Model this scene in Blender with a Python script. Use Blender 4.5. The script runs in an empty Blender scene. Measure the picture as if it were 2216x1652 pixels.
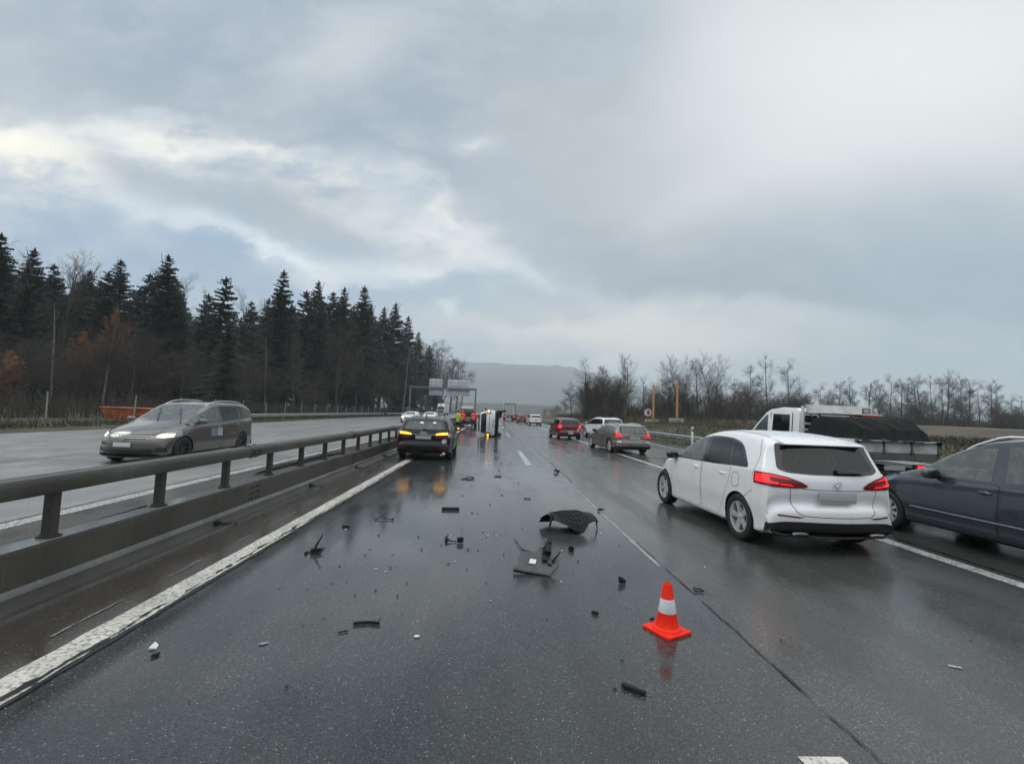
import bpy, bmesh, math, random
from mathutils import Vector, Matrix, noise as mnoise
from math import radians as R, pi, sin, cos, tan, atan, sqrt
SC = bpy.context.scene; COL = SC.collection
# ---------------------------------------------------------------- camera (pixel measures are in a 2216 x 1652 frame)
F, CH, VX, VY, SL = 1000.0, 1.7, 1065.0, 892.0, .04
_r = atan(SL); _dx, _dy = VX-1108, -(VY-826)
_a = _dx*cos(_r)-_dy*sin(_r); _b = _dx*sin(_r)+_dy*cos(_r)
_th = atan(-_b/F); _yw = atan(-_a/(F/cos(_th)))
CM = Matrix.Rotation(-_yw, 3, 'Z') @ Matrix.Rotation(pi/2+_th, 3, 'X') @ Matrix.Rotation(_r, 3, 'Z')
cam = bpy.data.objects.new('camera', bpy.data.cameras.new('camera')); COL.objects.link(cam)
cam.matrix_world = Matrix.Translation((0, 0, CH)) @ CM.to_4x4()
cam.data.sensor_width = 36; cam.data.lens = F/2216*36; cam.data.clip_start = .05; cam.data.clip_end = 40000
SC.camera = cam
def ray(x, y): return CM @ Vector(((x-1108)/F, -(y-826)/F, -1))
def G(x, y, z=0.0):
    d = ray(x, y); return Vector((0, 0, CH)) + d*((z-CH)/d.z)
def AT(x, y, Y):
    d = ray(x, y); return Vector((0, 0, CH)) + d*(Y/d.y)
# ---------------------------------------------------------------- node maths
class N:
    def __init__(s, t, o): s.t, s.o = t, o
    def _m(s, op, *v, c=False):
        n = s.t.nodes.new('ShaderNodeMath'); n.operation = op; n.use_clamp = c
        for i, x in enumerate((s,)+v):
            if isinstance(x, N): s.t.links.new(x.o, n.inputs[i])
            else: n.inputs[i].default_value = x
        return N(s.t, n.outputs[0])
    def __add__(s, o): return s._m('ADD', o)
    __radd__ = __add__
    def __mul__(s, o): return s._m('MULTIPLY', o)
    __rmul__ = __mul__
    def __sub__(s, o): return s._m('SUBTRACT', o)
    def __rsub__(s, o): return (s*-1)+o
    def __truediv__(s, o): return s._m('DIVIDE', o)
    def pw(s, o): return s._m('POWER', o)
    def mx(s, o): return s._m('MAXIMUM', o)
    def mn(s, o): return s._m('MINIMUM', o)
    def exp(s): return s._m('EXPONENT')
    def ab(s): return s._m('ABSOLUTE')
    def cl(s): return s._m('ADD', 0.0, c=True)
    def ss(s, a, b):                       # smooth step from a to b (falling when a > b)
        if a > b: return 1-s.ss(b, a)
        n = s.t.nodes.new('ShaderNodeMapRange'); n.interpolation_type = 'SMOOTHSTEP'
        s.t.links.new(s.o, n.inputs[0]); n.inputs[1].default_value = a; n.inputs[2].default_value = b
        n.inputs[3].default_value = 0; n.inputs[4].default_value = 1
        return N(s.t, n.outputs[0])
def lin(c):                                # sRGB 0-255 -> linear
    return tuple(((x/255)/12.92 if x/255 <= .04045 else ((x/255+.055)/1.055)**2.4) for x in c)+(1,)
def mixc(t, f, a, b):
    n = t.nodes.new('ShaderNodeMix'); n.data_type = 'RGBA'
    for i, x in ((0, f), (6, a), (7, b)):
        if isinstance(x, N): t.links.new(x.o, n.inputs[i])
        else: n.inputs[i].default_value = x if not (i and len(x) == 3) else tuple(x)+(1,)
    return N(t, n.outputs[2])
def tnoise(t, vec, scale, detail=3, rough=.5, out=0, dist=0.0):
    n = t.nodes.new('ShaderNodeTexNoise'); n.inputs['Scale'].default_value = scale
    n.inputs['Detail'].default_value = detail; n.inputs['Roughness'].default_value = rough; n.inputs['Distortion'].default_value = dist
    if vec is not None: t.links.new(vec.o, n.inputs['Vector'])
    return N(t, n.outputs[out])
def tvor(t, vec, scale, out='Distance', feature='F1'):
    n = t.nodes.new('ShaderNodeTexVoronoi'); n.feature = feature; n.inputs['Scale'].default_value = scale
    t.links.new(vec.o, n.inputs['Vector']); return N(t, n.outputs[out])
def vmap(t, vec, scale=(1, 1, 1), loc=(0, 0, 0), rot=(0, 0, 0)):
    n = t.nodes.new('ShaderNodeMapping'); n.inputs['Scale'].default_value = scale; n.inputs['Location'].default_value = loc
    n.inputs['Rotation'].default_value = rot
    t.links.new(vec.o, n.inputs['Vector']); return N(t, n.outputs[0])
def comb(t, x, y, z):
    n = t.nodes.new('ShaderNodeCombineXYZ')
    for i, v in enumerate((x, y, z)):
        if isinstance(v, N): t.links.new(v.o, n.inputs[i])
        else: n.inputs[i].default_value = v
    return N(t, n.outputs[0])
# ---------------------------------------------------------------- sky, sun, exposure
SUN_EL, SUN_AZ = R(38), R(-70)             # a weak high sun behind the overcast, ahead to the left
W = bpy.data.worlds.new('World'); SC.world = W; W.use_nodes = True
def build_sky():
    t = W.node_tree; t.nodes.clear()
    tc = t.nodes.new('ShaderNodeTexCoord'); d = N(t, tc.outputs['Generated'])
    sp = t.nodes.new('ShaderNodeSeparateXYZ'); t.links.new(d.o, sp.inputs[0])
    x, y, z = (N(t, sp.outputs[i]) for i in range(3))
    yy = y.mx(.08); front = y.ss(.0, .35)
    u0 = x/yy; v0 = z/yy
    # turbulence: a point on a cloud deck, so that lumps shrink towards the horizon
    zz = z.mx(0)+.16
    p = comb(t, x/zz, y/zz, 0.0)
    n1 = tnoise(t, vmap(t, p, (.55, .55, 1)), 1.0, 7, .58)
    n2 = tnoise(t, vmap(t, p, (.7, .7, 1), (7, 3, 2)), 1.0, 7, .6)
    q = comb(t, u0, v0, 0.0)
    n3 = tnoise(t, vmap(t, q, (2.2, 4.5, 1), (3, 1, 0)), 1.0, 8, .6)
    n4 = tnoise(t, vmap(t, q, (2.0, 3.5, 1), (11, 5, 0)), 1.0, 6, .55)
    n5 = tnoise(t, vmap(t, q, (6, 11, 1), (1, 9, 0)), 1.0, 7, .62)
    n6 = tnoise(t, vmap(t, q, (13, 24, 1), (5, 2, 0)), 1.0, 6, .6)
    u = u0+(n3-.5)*.30+(n5-.5)*.11+(n6-.5)*.03; v = v0+(n4-.5)*.26+(n5-.5)*.12+(n6-.5)*.035
    us = u0+(n4-.5)*.22; vs = v0+(n3-.5)*.16        # softer pair
    def blob(uc, vc, ru, rv, ang=0.0, a=u, b=v, pw=1.0):
        c, s = cos(ang), sin(ang)
        A = ((a-uc)*c+(b-vc)*s)/ru; B = ((b-vc)*c-(a-uc)*s)/rv
        return ((A*A+B*B)*-pw).exp()
    C = lin
    def curve(a, pts):                     # v = f(u) as a drawn curve
        n = t.nodes.new('ShaderNodeFloatCurve'); k = (a+1.3)*(1/2.6); t.links.new(k.o, n.inputs['Value']); c = n.mapping.curves[0]
        pts = [((p+1.3)/2.6, q) for p, q in pts]
        c.points[0].location = (0, pts[0][1]); c.points[1].location = (1, pts[-1][1])
        for p in pts: c.points.new(*p)
        n.mapping.update(); return N(t, n.outputs[0])
    # the dark deck ends along this edge, a bright seam follows below it
    un = us*.5+u*.5+(n5-.5)*.10; vn = vs*.30+v*.70+(n2-.5)*.10+(n5-.5)*.05
    E = curve(un, [(-1.25, .54), (-1.065, .564), (-.935, .59), (-.765, .621), (-.645, .595), (-.545, .58), (-.425, .54), (-.265, .516), (-.165, .475), (-.095, .44), (-.005, .392), (.085, .35), (.185, .309), (.285, .263), (.375, .252), (.455, .265), (.555, .249), (.685, .228), (.935, .225), (1.2, .24)])
    D = vn-E
    wS = curve(un, [(-1.25, .15), (-.9, .15), (-.6, .11), (-.3, .10), (-.05, .085), (.15, .07), (.4, .085), (.7, .06), (1.2, .03)])
    low = mixc(t, u0.ss(-.6, .3), C((160, 178, 199)), C((172, 185, 196)))
    low = mixc(t, n5.ss(.35, .7)*.5, low, C((190, 199, 207)))
    low = mixc(t, (v0.ss(.03, .16)*-1+1)*.7, low, C((186, 195, 201)))
    seamc = mixc(t, u0.ss(-.7, .4), C((246, 244, 236)), C((222, 224, 221)))
    q1 = D/wS; seam = (q1*q1*-1.1).exp()*(.66+(n5-.5)*2.3+(n3-.5)*1.6+(n6-.5)*1.0).cl()*curve(un, [(-1.25, 1), (-.15, .95), (.0, .6), (.12, .22), (.24, .25), (.36, .85), (.55, .7), (.8, .25), (1.2, .15)])
    col = mixc(t, seam, low, seamc)
    col = mixc(t, blob(.22, .165, .42, .06, .0, us, v)*.9, col, C((224, 223, 216)))
    # streaks of light and grey puffs below the seam
    for uc, vc, ru, rv, an, st_, cc in ((-1.02, .51, .20, .07, -.2, .95, (255, 250, 236)), (-.80, .56, .2, .04, -.2, .7, (238, 240, 238)), (-.70, .40, .16, .03, -.15, .5, (206, 218, 228)), (-.30, .44, .12, .03, -.5, .6, (232, 236, 237)), (-.76, .505, .12, .05, -.2, .9, (168, 178, 188)), (-.60, .455, .09, .035, -.3, .7, (172, 181, 190)), (-.46, .44, .19, .075, -.2, .92, (172, 180, 187)), (-.36, .395, .15, .04, -.1, .6, (180, 187, 193)), (-.50, .335, .2, .028, -.28, .8, (230, 236, 240)),
                                        (-.20, .315, .2, .035, -.02, .75, (230, 234, 236)), (-.34, .27, .12, .018, -.05, .55, (226, 232, 236)), (-.15, .40, .13, .03, .1, .6, (232, 235, 234)), (.02, .335, .12, .03, -.3, .6, (226, 229, 230)), (-.12, .22, .2, .03, -.1, .6, (170, 186, 200)), (-.125, .20, .03, .016, .8, .8, (228, 232, 233)), (.05, .19, .14, .02, .1, .65, (186, 193, 197)), (.20, .21, .05, .012, .0, .5, (178, 186, 190))):
        col = mixc(t, (blob(uc, vc, ru, rv, an)*st_*(.5+(n5-.3)*1.9+(n6-.5)*.9)).cl(), col, C(cc))
    deck = mixc(t, n1.ss(.30, .72), C((158, 170, 183)), C((192, 199, 205)))
    deck = mixc(t, blob(-.62, .72, .6, .13, -.25, us, vs)*.75, deck, C((158, 170, 183)))
    deck = mixc(t, blob(-.36, .80, .09, .22, -.95, us, vs)*.55, deck, C((214, 218, 220)))
    deck = mixc(t, blob(-.075, .60, .05, .03, .4)*.7, deck, C((226, 229, 230)))
    deck = mixc(t, blob(.25, .52, .5, .16, -.8, us, vs)*.8, deck, C((182, 187, 192)))
    deck = mixc(t, us.ss(.18, .62)*vs.ss(.36, .70), deck, C((208, 212, 214)))
    deck = mixc(t, blob(1.0, .86, .55, .26, .3, us, vs)*.85, deck, C((230, 233, 234)))
    deck = mixc(t, blob(.70, .66, .5, .07, .62, us, vs)*.45, deck, C((222, 225, 226)))
    deck = mixc(t, blob(.18, .80, .05, .3, .15, us, vs)*.4, deck, C((176, 184, 193)))
    belt = ((D-.05)*9.0); belt = (belt*belt*-1).exp()*us.ss(.05, .35)
    deck = mixc(t, belt*.9, deck, C((163, 172, 182)))
    deck = mixc(t, blob(1.1, .36, .40, .18, .0, us, vs)*.75, deck, C((164, 178, 191)))
    deck = mixc(t, ((n5-.45)*.9+(n6-.5)*.35).cl()*(us.ss(.5, -.2)*.75+.25), deck, C((214, 219, 223)))
    edge = (D+(n5-.5)*.09+(n3-.5)*.05).ss(-.03, .045)
    col = mixc(t, edge*.95, col, deck)
    vm = t.nodes.new('ShaderNodeVectorMath'); vm.operation = 'MULTIPLY_ADD'; t.links.new(col.o, vm.inputs[0]); vm.inputs[1].default_value = (1.57, 1.555, 1.525); vm.inputs[2].default_value = (-.205, -.206, -.206); col = N(t, vm.outputs[0])
    # overhead and behind: the plain bright overcast
    top = mixc(t, n1.ss(.3, .7), (1.25, 1.33, 1.38, 1), (1.75, 1.79, 1.79, 1))
    back = mixc(t, z.ss(.14, .17)*.8+.2, (.0, .0, .0, 1), (.50, .55, .60, 1)); back = mixc(t, z.ss(.2, .75), back, (1.5, 1.55, 1.56, 1))
    col = mixc(t, front, back, col)
    col = mixc(t, z.ss(.66, .86), col, top)
    b1 = t.nodes.new('ShaderNodeBackground'); t.links.new(col.o, b1.inputs[0]); b1.inputs[1].default_value = 1.0
    sky = t.nodes.new('ShaderNodeTexSky'); sky.sky_type = 'NISHITA'; sky.sun_disc = False
    sky.sun_elevation = SUN_EL; sky.sun_rotation = SUN_AZ
    b2 = t.nodes.new('ShaderNodeBackground'); t.links.new(sky.outputs[0], b2.inputs[0]); b2.inputs[1].default_value = .08
    m = t.nodes.new('ShaderNodeMixShader'); m.inputs[0].default_value = .94     # cloud cover
    t.links.new(b2.outputs[0], m.inputs[1]); t.links.new(b1.outputs[0], m.inputs[2])
    o = t.nodes.new('ShaderNodeOutputWorld'); t.links.new(m.outputs[0], o.inputs[0])
build_sky()
sun = bpy.data.objects.new('sun', bpy.data.lights.new('sun', 'SUN')); COL.objects.link(sun)
sun.data.energy = .7; sun.data.angle = R(25); sun.data.color = (1, .96, .9)
sun.rotation_euler = Vector((sin(SUN_AZ)*cos(SUN_EL), cos(SUN_AZ)*cos(SUN_EL), sin(SUN_EL))).to_track_quat('Z', 'Y').to_euler()
vs_ = SC.view_settings; vs_.view_transform = 'Standard'; vs_.look = 'None'; vs_.exposure = 0.0; vs_.gamma = 1.0
SC.cycles.use_denoising = True; SC.cycles.max_bounces = 6; SC.cycles.volume_bounces = 2
SC.cycles.sample_clamp_indirect = 4.0; SC.cycles.caustics_reflective = False; SC.cycles.caustics_refractive = False
# ---------------------------------------------------------------- materials
def PM(name, col, rough=.5, metal=0.0, spec=.5, coat=0.0, emis=None, es=1.0, nz=0.0, nsc=8.0, bump=0.0, bsc=60.0, alpha=1.0):
    m = bpy.data.materials.new(name); m.use_nodes = True; t = m.node_tree; b = t.nodes['Principled BSDF']
    b.inputs['Base Color'].default_value = tuple(col)+(1,); b.inputs['Roughness'].default_value = rough
    b.inputs['Metallic'].default_value = metal; b.inputs['Specular IOR Level'].default_value = spec
    b.inputs['Coat Weight'].default_value = coat; b.inputs['Coat Roughness'].default_value = .04
    if emis: b.inputs['Emission Color'].default_value = tuple(emis)+(1,); b.inputs['Emission Strength'].default_value = es
    tc = None
    if nz or bump:
        tc = t.nodes.new('ShaderNodeTexCoord'); p = N(t, tc.outputs['Object'])
    if nz:
        f = tnoise(t, p, nsc, 5, .6).ss(.3, .7)
        c = mixc(t, f, tuple(x*(1-nz) for x in col)+(1,), tuple(min(1, x*(1+nz)) for x in col)+(1,)); t.links.new(c.o, b.inputs['Base Color'])
        r = f*.12+(rough-.06); t.links.new(r.o, b.inputs['Roughness'])
    if bump:
        f = tnoise(t, p, bsc, 3, .6); bn = t.nodes.new('ShaderNodeBump'); bn.inputs['Strength'].default_value = bump; bn.inputs['Distance'].default_value = .004
        t.links.new(f.o, bn.inputs['Height']); t.links.new(bn.outputs[0], b.inputs['Normal'])
    return m
def wet_asphalt(name, col, brown=(0, 0, 0), rmin=.10, rmax=.30, seed=0, speck=.09, bump=.35, film=(.36, .62)):
    m = bpy.data.materials.new(name); m.use_nodes = True; t = m.node_tree; b = t.nodes['Principled BSDF']
    tc = t.nodes.new('ShaderNodeTexCoord'); p0 = N(t, tc.outputs['Object']); p = vmap(t, p0, (1, 1, 1), (seed*3.1, seed*7.3, 0))
    big = tnoise(t, vmap(t, p, (.55, .12, 1)), 1.0, 5, .6); mid = tnoise(t, vmap(t, p, (1.6, .7, 1)), 1.0, 5, .6)
    fine = tnoise(t, p, 75, 3, .65); gr = tnoise(t, p, 26, 2, .6)
    dk = tuple(x*.72 for x in col)+(1,); lt = tuple(x*1.35 for x in col)+(1,)
    c = mixc(t, mid.ss(.3, .7), dk, lt)
    c = mixc(t, big.ss(.40, .68)*.5, c, tuple(x+y for x, y in zip(col, brown))+(1,))
    c = mixc(t, fine.ss(.42, .60)*.75, c, tuple(x*.38 for x in col)+(1,))
    va = tvor(t, p, 105, 'Color'); sa = t.nodes.new('ShaderNodeSeparateColor'); t.links.new(va.o, sa.inputs[0]); c = mixc(t, N(t, sa.outputs[0]).ss(.55, 1)*.55, c, tuple(x*2.0 for x in col)+(1,))
    vd = tvor(t, p, 74); vc = tvor(t, p, 74, 'Color')
    spx = t.nodes.new('ShaderNodeSeparateColor'); t.links.new(vc.o, spx.inputs[0]); r1 = N(t, spx.outputs[0]); r2 = N(t, spx.outputs[1])
    st = (vd*-1).ss(-.42, -.22)*r1.ss(1-speck*2.2, 1.0-speck*.5)
    c = mixc(t, st*(r2*.95+.05), c, (.34, .33, .28, 1))
    t.links.new(c.o, b.inputs['Base Color'])
    trk = tnoise(t, vmap(t, p, (1.5, .012, 1)), 1.0, 4, .6); wet = (big*.42+mid*.26+trk*.32).ss(*film)
    c = mixc(t, trk.ss(.42, .66)*.35, c, tuple(x*.62 for x in col)+(1,)); t.links.new(c.o, b.inputs['Base Color'])
    rg = wet*(rmax-rmin)+rmin+(fine-.5)*.10
    t.links.new(rg.cl().o, b.inputs['Roughness'])
    b.inputs['IOR'].default_value = 1.5; b.inputs['Specular IOR Level'].default_value = .5
    h = fine*.6+gr*.5+vd*.45+mid*.9
    bn = t.nodes.new('ShaderNodeBump'); bn.inputs['Distance'].default_value = .006
    bs = wet*bump*.30+.008; t.links.new(bs.o, bn.inputs['Strength'])
    t.links.new(h.o, bn.inputs['Height']); t.links.new(bn.outputs[0], b.inputs['Normal'])
    return m
def road_paint(name, wear=.5, col=(.62, .60, .55), base=(.05, .05, .05), cells=38):
    m = bpy.data.materials.new(name); m.use_nodes = True; t = m.node_tree; b = t.nodes['Principled BSDF']
    tc = t.nodes.new('ShaderNodeTexCoord'); p = N(t, tc.outputs['Object'])
    a = tnoise(t, p, cells, 5, .7); g = tnoise(t, p, 3.0, 4, .6); vd = tvor(t, p, cells)
    c = mixc(t, g.ss(.3, .7), tuple(x*.72 for x in col)+(1,), tuple(x*1.05 for x in col)+(1,))
    f = (a*.8+vd*.45).ss(.62-wear*.25, .78-wear*.12)
    c = mixc(t, f*.75, c, tuple(base)+(1,)); t.links.new(c.o, b.inputs['Base Color'])
    rr = g*.25+.22; t.links.new(rr.o, b.inputs['Roughness'])
    bn = t.nodes.new('ShaderNodeBump'); bn.inputs['Strength'].default_value = .5; bn.inputs['Distance'].default_value = .004
    t.links.new((a+vd).o, bn.inputs['Height']); t.links.new(bn.outputs[0], b.inputs['Normal'])
    return m
# ---------------------------------------------------------------- object helpers
def tag(o, label=None, cat=None, group=None, kind=None):
    if label: o['label'] = label
    if cat: o['category'] = cat
    if group: o['group'] = group
    if kind: o['kind'] = kind
    return o
def empty(name, loc=(0, 0, 0), rz=0.0, label=None, cat=None, group=None, rot=None):
    o = bpy.data.objects.new(name, None); COL.objects.link(o); o.location = loc
    o.rotation_euler = rot if rot else (0, 0, rz); o.empty_display_size = .2
    return tag(o, label, cat, group)
def obj(name, me, mats=None, parent=None, sharp=None):
    if mats is not None:
        for m in (mats if isinstance(mats, (list, tuple)) else [mats]): me.materials.append(m)
    o = bpy.data.objects.new(name, me); COL.objects.link(o)
    if parent: o.parent = parent
    if sharp is not None: smooth(me, sharp)
    return o
def smooth(me, ang=35):
    me.polygons.foreach_set('use_smooth', [True]*len(me.polygons))
    if ang < 180: me.set_sharp_from_angle(angle=R(ang))
    me.update()
def copy_tree(o, parent=None):
    c = o.copy(); COL.objects.link(c)
    if parent: c.parent = parent
    for ch in list(o.children): copy_tree(ch, c)
    return c
class MB:
    def __init__(s): s.v, s.f, s.mi = [], [], []
    def add(s, vs, fs, mi=0):
        k = len(s.v); s.v += [tuple(q) for q in vs]; s.f += [tuple(i+k for i in f) for f in fs]; s.mi += [mi]*len(fs); return s
    def box(s, c, d, rot=None, mi=0):
        vs = [Vector((sx*d[0]/2, sy*d[1]/2, sz*d[2]/2)) for sx in (-1, 1) for sy in (-1, 1) for sz in (-1, 1)]
        if rot is not None: vs = [rot @ q for q in vs]
        c = Vector(c)
        return s.add([q+c for q in vs], [(0, 1, 3, 2), (4, 6, 7, 5), (0, 4, 5, 1), (2, 3, 7, 6), (0, 2, 6, 4), (1, 5, 7, 3)], mi)
    def hexa(s, p, mi=0):                  # 8 points: bottom ring 4, top ring 4
        return s.add(p, [(3, 2, 1, 0), (4, 5, 6, 7), (0, 1, 5, 4), (1, 2, 6, 5), (2, 3, 7, 6), (3, 0, 4, 7)], mi)
    def tube(s, a, b, r0, r1=None, n=8, mi=0, cap=True):
        a, b = Vector(a), Vector(b); r1 = r0 if r1 is None else r1
        d = (b-a)
        if d.length < 1e-6: return s
        d.normalize(); p = d.orthogonal().normalized(); q = d.cross(p)
        vs = [a+(p*cos(2*pi*i/n)+q*sin(2*pi*i/n))*r0 for i in range(n)]+[b+(p*cos(2*pi*i/n)+q*sin(2*pi*i/n))*r1 for i in range(n)]
        fs = [(i, (i+1) % n, n+(i+1) % n, n+i) for i in range(n)]
        if cap: fs += [tuple(range(n))[::-1], tuple(range(n, 2*n))]
        return s.add(vs, fs, mi)
    def path(s, pts, r, n=6, mi=0):
        pts = [Vector(q) for q in pts]; N_ = len(pts); rs = r if isinstance(r, (list, tuple)) else [r]*N_
        vs = []; ref = None
        for i, q in enumerate(pts):
            d = (pts[min(i+1, N_-1)]-pts[max(i-1, 0)]).normalized()
            if ref is None: ref = d.orthogonal().normalized()
            e = (ref-d*ref.dot(d)).normalized(); ref = e; g = d.cross(e)
            vs += [q+(e*cos(2*pi*k/n)+g*sin(2*pi*k/n))*rs[i] for k in range(n)]
        fs = [(i*n+k, i*n+(k+1) % n, (i+1)*n+(k+1) % n, (i+1)*n+k) for i in range(N_-1) for k in range(n)]
        fs += [tuple(range(n))[::-1], tuple(range((N_-1)*n, N_*n))]
        return s.add(vs, fs, mi)
    def lathe(s, prof, n=24, axis='Z', c=(0, 0, 0), mi=0):
        c = Vector(c); vs = []
        for (r, h) in prof:
            for k in range(n):
                a = 2*pi*k/n; x, y = r*cos(a), r*sin(a)
                vs.append(c+(Vector((x, y, h)) if axis == 'Z' else Vector((h, x, y)) if axis == 'X' else Vector((y, h, x))))
        m = len(prof)
        return s.add(vs, [(i*n+k, i*n+(k+1) % n, (i+1)*n+(k+1) % n, (i+1)*n+k) for i in range(m-1) for k in range(n)], mi)
    def prism(s, poly, a, b, axis='X', mi=0):   # poly in the plane across axis: X->(y,z), Y->(x,z), Z->(x,y)
        def pt(q, h): return (h, q[0], q[1]) if axis == 'X' else (q[0], h, q[1]) if axis == 'Y' else (q[0], q[1], h)
        n = len(poly)
        return s.add([pt(q, a) for q in poly]+[pt(q, b) for q in poly],
                     [tuple(range(n))[::-1], tuple(range(n, 2*n))]+[(i, (i+1) % n, n+(i+1) % n, n+i) for i in range(n)], mi)
    def ell(s, c, r, n=12, m=8, e=1.0, mi=0):   # (super)ellipsoid
        c = Vector(c); vs = []
        pw = lambda q: math.copysign(abs(q)**e, q)
        for i in range(m+1):
            th = -pi/2+pi*i/m
            for k in range(n):
                ph = 2*pi*k/n
                vs.append(c+Vector((r[0]*pw(cos(th))*pw(cos(ph)), r[1]*pw(cos(th))*pw(sin(ph)), r[2]*pw(sin(th)))))
        return s.add(vs, [(i*n+k, i*n+(k+1) % n, (i+1)*n+(k+1) % n, (i+1)*n+k) for i in range(m) for k in range(n)], mi)
    def mesh(s, name, fix=True, merge=False):
        me = bpy.data.meshes.new(name); me.from_pydata(s.v, [], s.f)
        if len(set(s.mi)) > 1: me.polygons.foreach_set('material_index', s.mi)
        if fix:
            bm = bmesh.new(); bm.from_mesh(me)
            if merge: bmesh.ops.remove_doubles(bm, verts=bm.verts, dist=1e-5)
            bmesh.ops.recalc_face_normals(bm, faces=bm.faces); bm.to_mesh(me); bm.free()
        me.update(); return me
    def build(s, name, mats, parent=None, sharp=30, bevel=0.0, fix=True):
        me = s.mesh(name, fix)
        if bevel:
            bm = bmesh.new(); bm.from_mesh(me)
            es = [e for e in bm.edges if len(e.link_faces) == 2 and e.calc_face_angle(0) > R(25)]
            bmesh.ops.bevel(bm, geom=es, offset=bevel, segments=2, affect='EDGES', profile=.6); bm.to_mesh(me); bm.free()
        return obj(name, me, mats, parent, sharp)
def sheet(name, pts, mat, z, sub=0):
    me = bpy.data.meshes.new(name); me.from_pydata([(x, y, z) for x, y in pts], [], [tuple(range(len(pts)))]); return obj(name, me, mat)
def strip_sheet(name, mat, z, left, right, parent=None):   # two lists of (x,y)
    n = len(left); v = [(x, y, z) for x, y in left]+[(x, y, z) for x, y in right]
    me = bpy.data.meshes.new(name); me.from_pydata(v, [], [(i, n+i, n+i+1, i+1) for i in range(n-1)]); return obj(name, me, mat, parent)
RN = random.Random(5)
# ================================================================ ground, road, markings
M_grass = PM('verge_grass', (.045, .055, .022), .9, nz=.55, nsc=.35, bump=.6, bsc=3)
M_asph1 = wet_asphalt('wet_asphalt', (.045, .048, .050), seed=1, rmin=.08, rmax=.30, bump=.30, film=(.42, .66))
M_asph2 = wet_asphalt('wet_asphalt_coarse', (.066, .067, .066), seed=4, rmin=.14, rmax=.36, speck=.10, bump=.4, film=(.38, .64))
M_asph3 = wet_asphalt('wet_asphalt_far_side', (.25, .252, .25), seed=8, rmin=.28, rmax=.46)  # base colour raised to include the bright sky mirrored in the wet surface
M_verge = wet_asphalt('wet_dirty_asphalt', (.050, .041, .034), brown=(.03, .018, .008), seed=11, rmin=.12, rmax=.40)
M_paint = road_paint('worn_white_paint', .0, (.70, .67, .60), (.16, .15, .13))
M_paint2 = road_paint('white_paint', .3, (.62, .63, .62))
M_tar = PM('tar', (.008, .008, .009), .3, nz=.3)
M_pale = wet_asphalt('worn_pale_asphalt', (.062, .065, .067), seed=14, rmin=.12, rmax=.28, speck=.02)
M_paleb = wet_asphalt('pale_joint', (.24, .245, .24), seed=15, rmin=.2, rmax=.35, speck=.02)
M_water = PM('puddle_water', (.02, .02, .02), .02, spec=.4)
FAR = 2500
def rw(x0, y): return x0
ys = [-30, 0, 10, 20, 34, 45, 60, 94, 140, 220, 400, 800, FAR]
def xr(y):                                  # right asphalt edge: an exit lane widens then narrows
    return 11.7 if y < 34 else 11.7-2.4*min(1, (y-34)/60)
tag(sheet('ground', [(-4400, -400), (4400, -400), (4400, 4700), (-4400, 4700)], M_grass, -.06), kind='structure')
tag(strip_sheet('road', M_asph2, .0, [(2.05, y) for y in ys], [(xr(y), y) for y in ys]), kind='structure')
tag(strip_sheet('passing_lane', M_asph1, .0, [(-2.72, y) for y in ys], [(2.05, y) for y in ys]), kind='structure')
tag(strip_sheet('median_strip', M_verge, .0, [(-6.4, y) for y in ys], [(-2.72, y) for y in ys]), kind='structure')
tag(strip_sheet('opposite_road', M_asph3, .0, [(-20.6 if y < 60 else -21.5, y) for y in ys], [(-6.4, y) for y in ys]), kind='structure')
def wob(y, s, a): return a*(mnoise.noise(Vector((y*s, a*100, s)))+.5*mnoise.noise(Vector((y*s*4, 7, s))))
def line(name, mat, x, w, y0, y1, step=.12, a=.008, z=.004, parent=None):
    n = max(2, int((y1-y0)/step)); n = min(n, 900); Y = [y0+(y1-y0)*(i/n)**1.6 for i in range(n+1)]
    sd = RN.random()*50
    return strip_sheet(name, mat, z, [(x-w/2+wob(y+sd, 3, a), y) for y in Y], [(x+w/2+wob(y+sd+20, 3, a), y) for y in Y], parent)
def mark(o): return tag(o, kind='structure')
mark(line('edge_line_marking', M_paint, -2.73, .23, -2, 400, a=.016))
mark(line('tar_seam', M_tar, -2.585, .035, -2, 60, step=.05, a=.03, z=.0075))
mark(line('tar_seam', M_tar, -2.65, .006, .5, 14, step=.04, a=.055, z=.009))
mark(line('pale_seam', M_paleb, 2.01, .05, 5.4, 60, a=.03, z=.0035))
mark(line('tar_seam', M_tar, 2.06, .012, 1.6, 6.4, step=.04, a=.02, z=.0075))
mark(line('tar_seam', M_tar, 2.14, .012, 12, 60, a=.04, z=.0075))
for y0, y1 in ((-2.0, 2.43), (15.4, 21.2), (33, 39), (51, 57), (69, 75), (87, 93)):
    mark(line('lane_marking', M_paint if y0 < 0 else M_paint2, 1.76 if y0 < 0 else 1.30, .24 if y0 < 0 else .2, y0, y1, a=.014 if y0 < 0 else .006))
mark(line('lane_marking', M_paint2, 6.04, .22, -2, 110, a=.006))
mark(line('tar_seam', M_tar, 6.32, .03, 0, 40, a=.02, z=.0075))
for y0 in (7, 19, 31, 43, 55, 67): mark(line('lane_marking', M_paint2, 9.75, .18, y0, y0+5))
mark(strip_sheet('edge_line_marking', M_paint2, .004, [(xr(y)-.8, y) for y in (0, 20, 34, 50, 94, 200)], [(xr(y)-.6, y) for y in (0, 20, 34, 50, 94, 200)]))
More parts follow.
